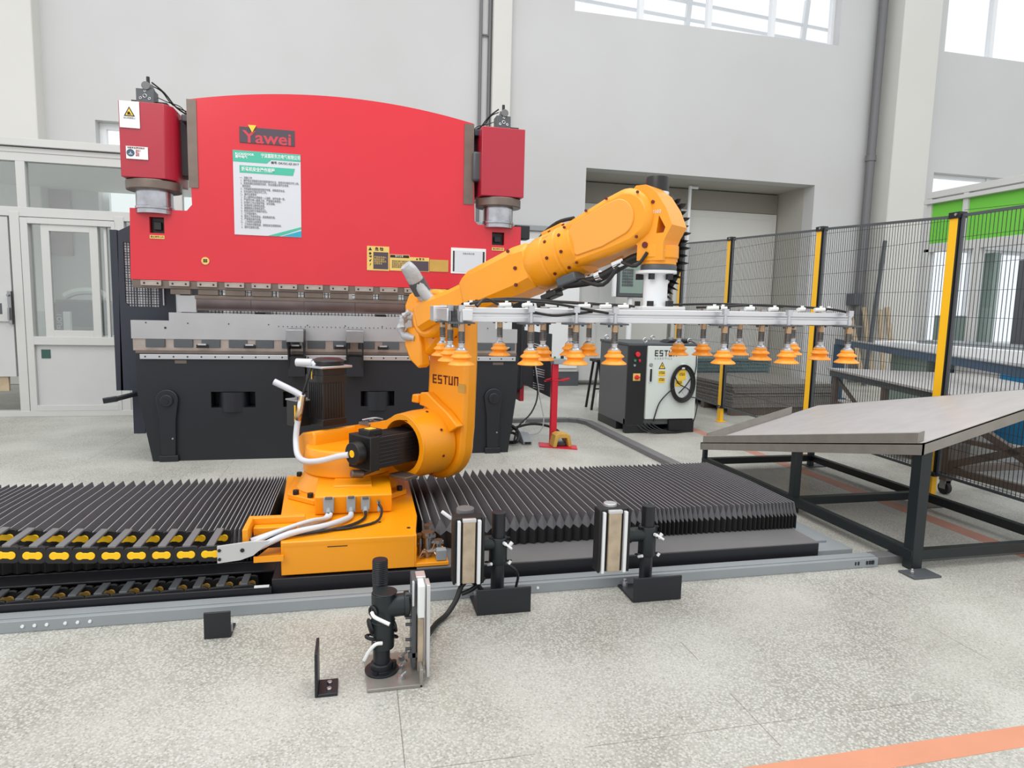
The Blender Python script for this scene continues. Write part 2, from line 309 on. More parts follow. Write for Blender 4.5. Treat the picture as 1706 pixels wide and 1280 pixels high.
# pilasters and pipes
def trim(n, mb, mt, label, cat='pilaster'): S(mb.build('trim_%d' % n, mt, bevel=.02), label, cat)
trim(2, MB().box(-5.85, -5.08, WY - .3, WY + .05, 0, 10.4), 'wall_light', 'wall pilaster at the far left edge of the photo')
trim(3, MB().box(2.50, 2.86, WY - .18, WY + .05, 0, 10.4), 'wall_light', 'slim wall pilaster behind the right cylinder of the press')
trim(4, MB().box(11.25, 12.2, WY - .5, WY + .05, 0, 10.4), 'wall_light', 'broad wall pilaster left of the low right window')
tag(MB().cyl((2.46, WY - .036, 0), (2.46, WY - .036, 10.3), .035, n=10).cyl((2.28, WY - .06, 0), (2.28, WY - .06, 10.3), .03, n=10).cyl((2.28, WY - .05, 6.6), (2.46, WY - .05, 6.6), .02, n=8).build('conduit', 'mid_grey'), 'pair of thin grey conduits running up beside the slim pilaster', 'conduit')
tag(MB().cyl((11.02, WY - .14, 0), (11.02, WY - .14, 10.3), .09, n=14).cyl((11.02, WY - .14, 4.9), (11.02, WY - .14, 5.02), .11, n=14).build('downpipe', 'mid_grey'), 'grey downpipe running up beside the broad right pilaster', 'pipe')
# ---- glazed office on the left ----
PY = 9.35
wl = MB()
wl.box(-7, -1.6, PY - .06, PY + .06, 3.20, 3.26).box(-7, -1.6, PY - .10, PY + .10, 3.27, 3.36).box(-7, -1.6, PY - .05, PY + .05, 3.10, 3.20)
wl.box(-7, -1.6, PY - .05, PY + .05, 2.45, 2.56)
for x in (-5.5, -3.93, -2.2): wl.box(x - .05, x + .05, PY - .05, PY + .05, 2.5, 3.2)
for x in (-4.02, -2.88, -1.65): wl.box(x - .05, x + .05, PY - .06, PY + .06, 0, 2.5)
wl.box(-2.88, -1.65, PY - .05, PY + .05, 0, .9).box(-7, -1.6, PY - .07, PY + .07, 0, .07)
S(wl.build('wall_left', 'frame_alu', bevel=.004), 'aluminium framed glazed office partition left of the press', 'partition')
def pane(n, x0, x1, z0, z1, label, y=PY):
    S(MB().box(x0, x1, y - .004, y + .004, z0, z1).build('window_%d' % n, 'glass'), label, 'window')
pane(5, -5.45, -3.98, 2.56, 3.1, 'fixed pane over the grey office door'); pane(6, -3.88, -2.25, 2.56, 3.1, 'wide transom pane over the sliding office window')
pane(7, -2.15, -1.65, 2.56, 3.1, 'transom pane behind the left press cylinder'); pane(8, -2.83, -1.7, .9, 2.45, 'office pane partly behind the press side guard')
dw = thing('window_9', 'sliding office window above a white panel', 'window', (-3.4, PY, 0)); dw['kind'] = 'structure'
MB().box(-3.96, -3.88, PY - .07, PY + .05, .07, 2.44).box(-2.97, -2.93, PY - .07, PY + .05, .07, 2.44).box(-3.88, -2.97, PY - .07, PY + .05, 2.37, 2.44).box(-3.88, -2.97, PY - .07, PY + .05, .90, 1.0).box(-3.88, -2.97, PY - .07, PY + .05, .07, .14).build('window_frame', 'frame_alu', dw, .004)
MB().box(-3.88, -2.97, PY - .03, PY + .03, .14, .90).build('panel', 'panel_grey', dw, .003)
sash = MB().box(-3.75, -3.66, PY - .05, PY - .01, 1.0, 2.37).box(-3.22, -3.13, PY - .05, PY - .01, 1.0, 2.37).box(-3.66, -3.22, PY - .05, PY - .01, 1.0, 1.08).box(-3.66, -3.22, PY - .05, PY - .01, 2.29, 2.37).build('sash', 'frame_alu', dw, .003)
MB().box(-3.66, -3.22, PY - .03, PY - .024, 1.08, 2.29).build('pane', 'glass', dw)
MB().box(-3.13, -2.97, PY + .0, PY + .006, 1.0, 2.37).box(-3.07, -3.04, PY - .02, PY + .03, 1.0, 2.37, 1).box(-3.88, -3.75, PY, PY + .006, 1.0, 2.37).build('side_pane', ['glass', 'frame_alu'], dw)
MB().box(-3.82, -3.72, PY - .036, PY - .03, .73, .84).build('sticker', 'dark_green', dw, label='small dark green sticker')
dd = thing('door_1', 'grey office door with a slot vent at the left edge of the photo', 'door', (-4.8, PY, 0)); dd['kind'] = 'structure'
MB().box(-5.3, -4.10, PY - .04, PY + .02, .5, 2.44).build('leaf', 'panel_grey', dd, .004)
MB().box(-5.3, -4.13, PY - .07, PY - .04, 1.18, 1.50).box(-4.75, -4.2, PY - .075, PY - .068, 1.27, 1.40, 1).build('vent', ['panel_grey', 'dark_grey'], dd, .003)
MB().box(-4.13, -4.09, PY - .09, PY - .04, 1.15, 1.55).box(-4.12, -4.1, PY - .13, PY - .09, 1.2, 1.35).cyl((-4.11, PY - .13, 1.5), (-4.11, PY - .09, 1.5), .014, n=10).build('handle', 'steel', dd, .003)
MB().box(-5.3, -4.2, PY - .02, PY + .02, .32, .5).build('kick_board', 'wood', dd)
S(MB().box(-7, -1.5, PY - .02, 13, 3.30, 3.36).build('ceiling', 'wall_light', smooth=0), 'flat roof slab of the glazed office', 'ceiling')
# office contents
tb = thing('desk', 'pale office desk seen through the sliding window', 'desk', (-3.7, 10.3, 0))
MB().box(-4.4, -2.8, 10.0, 10.75, .92, .98).build('desktop', 'white_plastic', tb, .004)
for x, y in ((-4.35, 10.05), (-2.85, 10.05), (-4.35, 10.7), (-2.85, 10.7)): MB().box(x - .025, x + .025, y - .025, y + .025, 0, .92).build('leg', 'grey_paint', tb)
MB().box(-4.3, -2.9, 10.68, 10.7, .2, .92).build('back_panel', 'mid_grey', tb)
pr = thing('printer', 'dark grey office printer on the desk behind the sliding window', 'printer', (-3.65, 10.3, .98))
MB().box(-3.98, -3.35, 10.1, 10.6, .98, 1.42).build('body', 'dark_grey', pr, .02); MB().box(-3.9, -3.45, 10.09, 10.11, 1.05, 1.1).box(-3.95, -3.4, 10.12, 10.55, 1.42, 1.46).build('paper_tray', 'mid_grey', pr, .005)
text('lettering', 'EUO1', .085, (-3.90, 10.094, 1.06), 'white_plastic', pr, R=Matrix(((0, -1, 0), (0, 0, -1), (1, 0, 0))))
for k, x in enumerate((-4.08, -3.78)):
    tag(MB().box(x - .05, x + .03, 10.02, 10.09, .98, 1.30).build('folder', 'white_plastic', bevel=.004), ['white box file left of the printer', 'white box file right in front of the printer'][k], 'box file', 'box files on the office desk')
tag(MB().tube([(-3.9, 10.3, 1.5), (-3.75, 10.3, 1.57), (-3.5, 10.28, 1.58), (-3.4, 10.3, 1.5)], .05, 8).build('plastic_bag', 'white_plastic'), 'crumpled white plastic bag lying on the printer', 'bag')
tag(MB().lathe([(.2, 0), (.2, .04), (.04, .06), (.04, .42), (.2, .45), (.2, .5), (.17, .56), (.17, .9), (.19, 1.0), (.17, 1.25), (.10, 1.3)], (-2.55, 10.2, 0)).build('office_chair', 'mid_grey'), 'rounded grey chair back seen in the office behind the sash', 'chair')
tag(MB().box(-6.1, -4.75, 12.955, 12.995, 2.2, 3.28).build('notice_board', 'board_brown', bevel=.003), 'brown-grey notice board on the back wall of the office', 'notice board')
# ---- green panelled partition on the right ----
RX = 9.0
wr = MB()
wr.box(RX - .06, RX + .06, 4.0, 9.12, 3.40, 3.50).box(RX - .09, RX + .09, 4.0, 9.15, 3.31, 3.37).box(RX - .05, RX + .05, 4.0, 9.12, 2.55, 2.68)
for y in (9.08, 8.42, 7.1, 5.8): wr.box(RX - .05, RX + .05, y - .04, y + .04, 2.6, 3.4)
for y in (9.05, 8.15, 7.35, 6.3): wr.box(RX - .05, RX + .05, y - .05, y + .05, 0, 2.6)
wr.box(RX - .05, RX + .05, 4, 9.1, 0, .12)
S(wr.build('wall_right', 'frame_alu', bevel=.004), 'white framed partition with green upper panels at right', 'partition')
k = 0
for a, b in ((8.46, 9.04), (7.14, 8.38), (5.84, 7.06)):
    k += 1; S(MB().box(RX - .015, RX + .015, a, b, 2.68, 3.31).build('wall_panel_right', 'green_panel'), ['short green panel at the far end of the right partition', 'long green panel behind the near yellow fence post', 'green panel cut by the right edge of the photo'][k - 1], 'panel')
for n, (a, b) in enumerate(((8.2, 9.0), (7.4, 8.1), (6.35, 7.3))): S(MB().box(RX - .004, RX + .004, a, b, .12, 2.55).build('window_%d' % (10 + n), 'window_glass'), ['tall pane at the far end of the right partition', 'middle tall pane of the right partition', 'near tall pane of the right partition'][n], 'window')
S(MB().box(RX + .3, RX + .42, 8.15, 8.42, 0, 2.5).build('trim_5', 'cabinet_green'), 'greenish post standing just behind the right glass', 'post')
S(MB().box(RX + .5, RX + .56, 8.5, 9.3, 0, 1.55).build('trim_6', 'cabinet_green'), 'low greenish screen behind the far pane of the right partition', 'screen')
# ================= PRESS BRAKE =================
pb = thing('press_brake', 'large red and black hydraulic press brake against the back of the hall', 'press brake', (-.18, 7.2, 0))
def arc_top(x0, z0, x1, z1, xm, zm, n=24):       # smooth crown through three points (quadratic)
    out = []
    for i in range(n + 1):
        x = x0 + (x1 - x0) * i / n
        a = z0 * (x - xm) * (x - x1) / ((x0 - xm) * (x0 - x1)) + zm * (x - x0) * (x - x1) / ((xm - x0) * (xm - x1)) + z1 * (x - x0) * (x - xm) / ((x1 - x0) * (x1 - xm)); out.append((x, a))
    return out
top = arc_top(-1.46, 3.26, 1.11, 3.27, -.25, 3.40)
ram = [(-1.97, 1.67), (1.61, 1.67), (1.61, 2.31)] + [(1.17, 2.31), (1.135, 2.345)] + top[::-1] + [(-1.445, 2.35), (-1.49, 2.295)] + [(-1.955, 2.295)]
sq = [rect(-1.80, -1.68, 2.085, 2.225), rect(1.315, 1.44, 2.12, 2.245)]
rm = MB().prism(ram, 'Y', 6.60, 6.72, holes=sq).build('ram', 'red', pb, smooth=25)
for x0, x1 in ((-1.465, -1.385), (1.02, 1.115)): MB().box(x0, x1, 6.592, 6.60, 2.50, 3.262).build('ram_guide_strip', 'brown_steel', rm)
for x0, x1, z0, z1 in ((-1.80, -1.68, 2.085, 2.225), (1.315, 1.44, 2.12, 2.245)):
    MB().box(x0 + .002, x1 - .002, 6.66, 6.70, z0, z1).box(x0 + .03, x1 - .03, 6.62, 6.66, z0 + .03, z1 - .04).build('spindle_pocket', 'black', rm, .004)
for sx in (-1, 1):                               # rear side frames of the press
    x = -1.78 if sx < 0 else 1.40
    MB().prism([(7.05, 0), (8.6, 0), (8.6, 2.25), (6.95, 2.25), (6.95, 2.0), (7.6, 1.9), (7.75, 1.3), (7.05, 1.0)], 'X', x - .05, x + .05).build('side_frame', 'navy' if sx < 0 else 'press_black', pb, .006)
# rear guards with perforated mesh, an added white sheet behind the side one
def mesh_grid(mb, x0, x1, z0, z1, y, p=.05, t=.007, m=0):
    n = int((x1 - x0) / p)
    for i in range(n + 1): mb.box(x0 + i * p - t, x0 + i * p + t, y, y + .004, z0, z1, m)
    n = int((z1 - z0) / p)
    for i in range(n + 1): mb.box(x0, x1, y + .001, y + .005, z0 + i * p - t, z0 + i * p + t, m)
sg = MB().prism([(-2.20, .62), (-1.70, .62), (-1.70, 2.25), (-1.95, 2.24), (-2.17, 2.12)], 'Y', 6.96, 7.0, holes=[[(-2.13, 1.46), (-2.09, 1.42), (-1.83, 1.42), (-1.83, 2.02), (-2.13, 2.02)]])
sgo = sg.box(-2.24, -2.18, 6.96, 7.9, .62, 2.13).box(-2.10, -2.0, 6.95, 6.97, .2, .65).build('side_guard', 'navy', pb)
g = MB(); mesh_grid(g, -2.13, -1.83, 1.42, 2.02, 6.975, .024, .0019); g.build('guard_mesh', 'navy', sgo); MB().box(-2.14, -1.82, 6.985, 6.995, 1.41, 2.03).build('mesh_backdrop', 'bright_white', sgo)  # added white sheet imitates the bright background seen through the mesh
MB().box(-1.80, -1.79, 6.94, 6.955, 1.44, 1.62).build('edge_strip', 'white_paint', sgo)
MB().bar((-1.98, 6.98, .66), (-2.02, 6.9, .61), .07, .05).bar((-2.0, 6.9, .61), (-2.2, 6.78, .56), .05, .04).bar((-2.18, 6.79, .565), (-2.29, 6.75, .55), .05, .05).build('foot_lever', 'press_black', pb, .006)
bgd = MB(); bgd.box(-1.7, 1.5, 8.4, 8.44, .5, 1.2).box(-1.7, 1.5, 8.4, 8.44, 1.95, 2.2)
for k in range(5): bgd.box(-1.72 + k * .8, -1.66 + k * .8, 8.39, 8.45, 1.42, 1.95)
bgo = bgd.build('back_guard', 'white_paint', pb); g = MB(); mesh_grid(g, -1.7, 1.5, 1.20, 1.95, 8.4, .04, .003); g.build('guard_mesh', 'dark_grey', bgo)
MB().box(-1.6, 1.45, 7.55, 7.65, 1.16, 1.30).box(-1.0, -.9, 7.1, 7.6, 1.3, 1.39).box(.2, .3, 7.1, 7.6, 1.3, 1.39).build('back_gauge', 'dark_grey', pb, .005)
# punch side
MB().box(-1.96, 1.60, 6.605, 6.70, 1.595, 1.67).build('clamp_beam', 'brown_steel', pb, .004)
n = 15
for i in range(n):
    x = -1.80 + i * .2335
    c = MB().box(x - .085, x + .085, 6.575, 6.606, 1.618, 1.662)
    c.box(x - .085, x + .085, 6.573, 6.608, 1.658, 1.664); c.cyl((x - .055, 6.570, 1.64), (x - .055, 6.577, 1.64), .009, n=10, m=1).cyl((x + .055, 6.570, 1.64), (x + .055, 6.577, 1.64), .009, n=10, m=1)
    c.build('punch_clamp', ['clamp_steel', 'black'], pb, .003)
pt = MB().box(-1.45, 1.42, 6.62, 6.68, 1.51, 1.545)
for i in range(1, n): x = -1.80 + i * .2335; pt.box(x - .085, x + .085, 6.615, 6.675, 1.545, 1.595)
pt.build('punch_holder', 'brown_steel', pb, .004)
pn = MB()
for i in range(6):
    a = -1.44 + i * .475; pn.prism([(6.63, 1.515), (6.675, 1.515), (6.675, 1.44), (6.652, 1.405), (6.645, 1.405), (6.63, 1.43)], 'X', a, a + .471)
pn.build('punch', 'punch_steel', pb)
MB().box(-1.60, -1.44, 6.63, 6.66, 1.385, 1.54).build('end_plate', 'bolster', pb, .003)
# bed
bol = MB().prism([(-1.985, 1.14), (1.60, 1.14), (1.60, 1.28), (1.37, 1.28), (1.37, 1.38), (-1.668, 1.38), (-1.668, 1.305), (-1.985, 1.305)], 'Y', 6.60, 6.68)
dt = bol
for i in range(10): x = -1.86 + i * .35; dt.cyl((x, 6.597, 1.285), (x, 6.603, 1.285), .006, n=8, m=1)
dt.cyl((-1.70, 6.596, 1.24), (-1.70, 6.603, 1.24), .010, n=8, m=1)
for i in range(40): x = -.72 + i * .04; dt.cyl((x, 6.597, 1.27), (x, 6.603, 1.27), .005, n=6, m=1)
bol.build('die_rail', ['bolster', 'black'], pb)
MB().box(-1.98, 1.6, 6.62, 6.72, 1.03, 1.15).build('bed_beam', 'clamp_steel', pb, .003)
for i in range(15):
    x = -1.79 + i * .235; MB().box(x - .08, x + .08, 6.60, 6.625, 1.062, 1.135).build('wedge_block', 'dark_grey', pb, .003)
fg = MB()
for i in range(8):
    x = -1.39 + i * .41; fg = MB(); fg.box(x - .035, x + .035, 6.57, 6.60, 1.086, 1.10).box(x - .05, x + .05, 6.585, 6.61, 1.06, 1.088, 1).build('sheet_stop', ['bright_steel', 'rubber'], pb)

MB().box(-1.955, 1.60, 6.60, 6.9, 1.005, 1.035).build('table_ledge', 'brown_steel', pb, .003)
rl = MB().box(-1.915, 1.585, 6.575, 6.60, .955, 1.0)
for i in range(30): x = -1.87 + i * .118; rl.cyl((x, 6.571, .978), (x, 6.577, .978), .008, n=8, m=1)
rl.build('front_guide_rail', ['bright_steel', 'black'], pb, .003)
slots = [rect(x0, x1, z0, z1) for x0, x1, z0, z1 in ((-1.33, -.94, .50, .65), (-.69, -.31, .5, .65), (.035, .36, .50, .65), (.66, .98, .5, .65))]
bed = MB().prism([(-1.845, 0), (1.53, 0), (1.61, .62), (1.62, 1.005), (-1.955, 1.005), (-1.955, .655)], 'Y', 6.60, 6.78, holes=slots)
bd = bed.build('bed', 'press_black', pb, smooth=0)
MB().box(-1.8, 1.5, 6.85, 8.3, 0, .95).build('bed_body', 'press_black', pb, .01)
for x0, x1 in ((-1.27, -1.02), (-.62, -.38), (.07, .32), (.70, .94)): MB().cyl(((x0 + x1) / 2, 6.70, .46), ((x0 + x1) / 2, 6.70, .645), (x1 - x0) / 2 + .01, n=26).build('bed_drum', 'press_black', bd)
for s, x in ((-1, -1.70), (1, 1.36)):
    MB().prism(circ(x, .58, .095, 0, 180, 16) + [(x - .07, .40), (x - .06, .06), (x + .06, .06), (x + .07, .40)], 'Y', 6.56, 6.60).cyl((x, 6.54, .575), (x, 6.57, .575), .055, n=20).box(x - .08, x + .08, 6.56, 6.7, 0, .06).build('lifting_lug', 'press_black', pb, .006)
    MB().cyl((x, 6.535, .57), (x, 6.545, .57), .02, n=14).cyl((x + .04, 6.555, .22), (x + .04, 6.562, .22), .008, n=8, m=1).build('lug_pin', ['black', 'bright_steel'], pb)
MB().box(-1.63, -1.53, 6.596, 6.602, .915, .945).build('rating_plate', 'brown_steel', pb); MB().box(1.35, 1.46, 6.596, 6.602, .915, .94).build('rating_plate', 'brown_steel', pb)
for x0, x1 in ((-.625, -.475), (-.10, .06), ):      # sheet supports hanging on the front rail
    s = thing('support_arm', None, None, ((x0 + x1) / 2 + .18, -.7, .8), parent=pb)
    w = x1 - x0
    MB().prism([(6.57, 1.25), (6.33, 1.25), (6.31, 1.22), (6.31, 1.13), (6.40, 1.05), (6.46, .80), (6.57, .80)], 'X', x0, x0 + .012).prism([(6.57, 1.25), (6.33, 1.25), (6.31, 1.22), (6.31, 1.13), (6.40, 1.05), (6.46, .80), (6.57, .80)], 'X', x1 - .012, x1).box(x0, x1, 6.44, 6.57, .81, 1.0).build('side_plate', 'press_black', s, .002)
    MB().box(x0, x1, 6.30, 6.57, 1.235, 1.255).box(x0, x1, 6.30, 6.315, 1.14, 1.25).build('top_plate', 'steel', s, .004)
# cylinders
def cyl_unit(x0, x1, z0, z1, side):
    xc = (x0 + x1) / 2; cy = 6.64
    cv = MB().prism([(x0, 6.44), (x1, 6.44), (x1, 6.98), (x0, 6.98)], 'Z', z0, z1) if side > 0 else MB().prism([(x0, 6.44), (x1 - .06, 6.44), (x1, 6.52), (x1, 6.98), (x0, 6.98)], 'Z', z0, z1)
    c = cv.build('cylinder_cover', 'shaded_red', pb, .006)
    MB().cyl((xc, cy, z0 - .005), (xc, cy, z0 - .085), .225, n=40).build('cylinder_flange', 'brown_steel', pb, .006)
    MB().lathe([(.15, 0), (.15, -.135), (.158, -.14), (.158, -.16), (.15, -.165), (.15, -.20)], (xc, cy, z0 - .083), n=36).build('piston_rod', 'rod', pb)
    v = MB().box(xc - .07, xc + .07, 6.46, 6.6, z1 + .0, z1 + .115).build('valve_block', 'dark_grey', pb, .004)
    vb = MB().cyl((xc + .01, 6.53, z1 + .11), (xc + .01, 6.53, z1 + .17), .038, n=16).cyl((xc + .01, 6.53, z1 + .16), (xc + .01, 6.53, z1 + .235), .014, n=10, m=1).cyl((xc + .01, 6.45, z1 + .14), (xc + .01, 6.6, z1 + .14), .035, n=14)
    vb.build('solenoid', ['mid_grey', 'black'], v, .003); bt = MB()
    for dx, dz, r in ((0, .055, .014), (-.035, .035, .009), (.035, .035, .009), (.002, .095, .008)): bt.torus((xc + dx, 6.457, z1 + dz), (0, 1, 0), r, .003, 12, 6)
    bt.each('port_ring', 'bright_steel', v)
    hs = MB(); s = 1 if side < 0 else -1
    hs.tube([(xc + .03 * s, 6.56, z1 + .2), (xc + .12 * s, 6.6, z1 + .13), (xc + .2 * s, 6.65, z1 + .03), (xc + .3 * s, 6.75, z1 - .02)], .007).tube([(xc + .03 * s, 6.56, z1 + .17), (xc + .10 * s, 6.6, z1 + .14), (xc + .17 * s, 6.65, z1 + .05), (xc + .28 * s, 6.8, z1 + .03)], .005).tube([(xc + .05 * s, 6.58, z1 + .09), (xc + .14 * s, 6.62, z1 + .06), (xc + .22 * s, 6.68, z1 + .05), (xc + .27 * s, 6.75, z1 + .0)], .004)
    hs.build('hose', 'rubber', v)
    MB().box(xc - .12 * (1 if side < 0 else -.6), xc + .16, 6.5, 6.9, z1, z1 + .025).build('cover_top_plate', 'rubber', pb)
cyl_unit(-1.965, -1.555, 2.535, 3.165, -1); cyl_unit(1.165, 1.59, 2.57, 3.215, 1)
MB().box(-1.56, -1.40, 6.75, 6.95, 2.62, 3.12).cyl((-1.45, 6.72, 2.35), (-1.45, 6.72, 2.6), .02, n=10).box(-1.52, -1.42, 6.64, 6.75, 3.08, 3.14).build('guide_block', 'dark_grey', pb, .008)
MB().box(1.10, 1.20, 6.54, 6.66, 2.72, 3.0).build('guide_block', 'dark_grey', pb, .02); MB().box(1.07, 1.17, 6.75, 6.95, 2.60, 3.2).box(1.12, 1.3, 6.6, 6.75, 3.16, 3.22).build('guide_block', 'navy', pb, .008)
MB().box(1.57, 1.73, 6.7, 6.85, 2.20, 2.34).box(1.60, 1.72, 6.66, 6.8, 1.96, 2.10).box(1.62, 1.72, 6.67, 6.82, 1.80, 1.94).build('limit_switch_box', 'press_black', pb, .01)
MB().box(1.63, 1.75, 6.65, 6.66, 1.99, 2.04).build('switch_label', 'maroon_ink', pb)
# right hand black guard doors of the press
gd = MB().prism([(7.05, .62), (7.05, 2.1), (7.5, 2.1), (7.5, .5)], 'X', 1.75, 1.79)
gdo = gd.prism([(1.80, .66), (2.13, .50), (2.13, 1.22), (1.78, 1.26)], 'Y', 7.12, 7.16).build('side_door', 'press_black', pb, .004)
lv = MB()
for zz in (1.10, .83, .80, .66):
    for q in range(3): lv.bar((1.92, 7.112, zz - q * .025 + .01), (2.05, 7.112, zz - q * .025 - .02), .004, .008)
lv.each('louvre_slot', 'bright_steel', gdo)
MB().box(1.79, 1.84, 7.2, 7.4, .45, .95).build('guard_post', 'pole_red', pb, .004)
# ---- writing and labels on the ram ----
lg = MB().box(-1.03, -.555, 6.594, 6.60, 2.925, 3.065).build('nameplate', 'logo_plate', pb, .002)
text('lettering', 'Yawei', .148, (-1.0, 6.593, 2.975), 'logo_red', lg, bold=.003, sx=1.16)
MB().prism([(-.955, 3.082), (-.885, 3.082), (-.92, 3.018)], 'Y', 6.585, 6.594).build('triangle_mark', 'label_gold', lg)
ps = MB().box(-1.09, -.505, 6.594, 6.60, 2.105, 2.855).build('poster', 'paper', pb, label='blue-grey safety rules poster with teal header')
MB().prism([(-1.09, 2.855), (-.505, 2.855), (-.505, 2.79), (-.76, 2.79), (-.80, 2.755), (-1.09, 2.755)], 'Y', 6.5925, 6.594).prism([(-1.035, 2.725), (-.555, 2.725), (-.572, 2.66), (-1.035, 2.66)], 'Y', 6.5925, 6.594).build('header_band', 'teal', ps)
MB().prism([(-.80, 2.107), (-.505, 2.20), (-.505, 2.18), (-.70, 2.107)], 'Y', 6.5925, 6.594).build('swoosh', 'teal', ps); MB().prism([(-.68, 2.107), (-.505, 2.165), (-.505, 2.107)], 'Y', 6.5925, 6.594).build('swoosh', 'teal_blue', ps)
text('lettering', '宁波嘉联东方电气有限公司', .040, (-.505, 6.592, 2.82), 'white_plastic', ps, align='RIGHT', bold=.0006, sx=.72)
text('lettering', 'RUCKSDOOR\n嘉联电气', .026, (-1.07, 6.592, 2.81), 'white_plastic', ps, bold=.0008)
text('lettering', '编号: DK/GC-SZ-2017', .026, (-.52, 6.592, 2.765), 'ink', ps, align='RIGHT')
text('lettering', '折弯机安全操作规程', .040, (-1.02, 6.592, 2.692), 'white_plastic', ps, bold=.0008, sx=.8)
body = ['  一、准备工作', '   1、操作者必须熟悉设备性能和操作方法，经培训合格后方可上岗。', '   2、检查各部位润滑是否良好，安全装置必须齐全有效，', '      接地良好。', '   3、开机前检查模具是否固定牢靠，间隙是否合适。', '   4、空车运转正常后方可工作。', '  二、操作注意事项', '   1、多人操作时必须确定一人指挥，动作协调一致。', '   2、严禁将手伸入模具之间，严禁超负荷使用。',
        '   3、折弯时工件必须放平稳，定位准确。', '   4、发现异常立即停机检查。', '   5、调整模具必须停机进行。', '   6、机床运转时不得离开岗位。', '   7、工件堆放整齐。', '   8、保持工作场地清洁，通道畅通无阻。', '   9、严禁酒后操作设备。', '  三、工作完毕注意事项', '   1、工作完毕切断电源，清理机床及周围场地，', '   2、做好交接班记录。']
text('lettering', '\n'.join(body), .0245, (-1.045, 6.592, 2.395), 'grey_ink', ps, sx=.72)
st = MB().box(-1.955, -1.80, 6.430, 6.436, 2.94, 3.16).build('warning_sheet', 'white_plastic', pb, label='white sheet with a yellow warning triangle')
MB().prism([(-1.92, 3.035), (-1.835, 3.035), (-1.8775, 3.115)], 'Y', 6.428, 6.430).build('triangle_border', 'ink', st); MB().prism([(-1.907, 3.042), (-1.848, 3.042), (-1.8775, 3.10)], 'Y', 6.4268, 6.428).build('triangle', 'label_gold', st)
MB().prism(circ(-1.881, 3.062, .011, n=10), 'Y', 6.4255, 6.4268).prism([(-1.895, 3.048), (-1.86, 3.048), (-1.866, 3.056), (-1.89, 3.055)], 'Y', 6.4255, 6.4268).build('hazard_symbol', 'ink', st); text('lettering', '当心机械伤人', .016, (-1.8775, 6.4285, 3.02), 'grey_ink', st, align='CENTER')
st = MB().box(-1.915, -1.745, 6.430, 6.436, 2.685, 2.79).build('notice_label', 'white_plastic', pb, label='small white notice with a dark round emblem')
MB().prism(circ(-1.88, 2.735, .031, n=20), 'Y', 6.4285, 6.430).build('round_emblem', 'blue_paint', st); MB().prism([(-1.895, 2.722), (-1.865, 2.722), (-1.865, 2.727), (-1.895, 2.727)], 'Y', 6.4275, 6.4285).prism(circ(-1.88, 2.737, .005, n=10), 'Y', 6.4275, 6.4285).build('emblem_mark', 'white_plastic', st)
text('lettering', '设备安全责任标识', .017, (-1.905, 6.4285, 2.777), 'maroon_ink', st); text('lettering', '责任人\n部门\n设备\n编号', .014, (-1.84, 6.4285, 2.735), 'red_ink', st)
def plate(x0, x1, z0, z1, matn, label=None): return MB().box(x0, x1, 6.594, 6.60, z0, z1).build('label', matn, pb, label=label)
a = plate(.095, .305, 1.825, 2.055, 'label_yellow', 'yellow danger label with black text panel'); MB().box(.155, .295, 6.592, 6.594, 1.84, 2.0).build('text_panel', 'logo_plate', a); text('lettering', '危 险', .035, (.17, 6.593, 2.027), 'ink', a, bold=.001); text('lettering', '严禁将手伸入\n模具区域内\n违者后果自负\n注意安全', .02, (.16, 6.591, 1.92), 'label_yellow', a)
MB().prism([(.108, 2.015), (.142, 2.015), (.125, 2.045)], 'Y', 6.592, 6.594).prism(circ(.125, 1.985, .012, n=8), 'Y', 6.592, 6.594).prism([(.11, 1.96), (.14, 1.965), (.135, 1.945)], 'Y', 6.592, 6.594).prism([(.115, 1.92), (.14, 1.935), (.125, 1.905)], 'Y', 6.592, 6.594).prism([(.12, 1.865), (.135, 1.89), (.125, 1.89)], 'Y', 6.592, 6.594).build('pictograms', 'ink', a)
a = plate(.31, .50, 1.83, 1.985, 'label_yellow', 'pale yellow label with black strip'); MB().box(.315, .495, 6.592, 6.594, 1.955, 1.98).build('strip', 'ink', a); text('lettering', '操作注意', .02, (.36, 6.591, 1.968), 'white_plastic', a); text('lettering', '使用前请仔细阅读说明书\n检查油位油压是否正常\n检查紧急停止按钮\n模具安装牢固可靠', .019, (.33, 6.593, 1.892), 'brown_frame', a)
a = plate(.50, .69, 1.83, 1.965, 'label_yellow', 'yellow warning label behind the wrapped cable'); MB().box(.505, .685, 6.592, 6.594, 1.835, 1.93).build('text_panel', 'logo_plate', a); text('lettering', '▲ 警 告', .024, (.56, 6.593, 1.948), 'ink', a)
plate(.695, .88, 1.835, 1.95, 'tan', 'worn tan label without legible text')
a = plate(.905, 1.255, 1.825, 2.075, 'white_plastic', 'white framed notice with dark side bars'); MB().box(.945, 1.22, 6.592, 6.594, 1.84, 2.05).build('sheet', 'paper', a); MB().box(.925, .94, 6.591, 6.594, 1.845, 2.045).box(1.225, 1.24, 6.591, 6.594, 1.845, 2.045).build('side_bars', 'ink', a); text('lettering', '设备点检记录', .02, (1.08, 6.591, 2.02), 'grey_ink', a, align='CENTER')
a = plate(-1.80, -1.68, 2.035, 2.065, 'label_yellow'); text('lettering', '禁止伸手入内', .018, (-1.74, 6.593, 2.05), 'maroon_ink', a, align='CENTER'); a = plate(1.315, 1.44, 2.065, 2.095, 'label_yellow'); text('lettering', '禁止伸手入内', .018, (1.378, 6.593, 2.08), 'maroon_ink', a, align='CENTER')
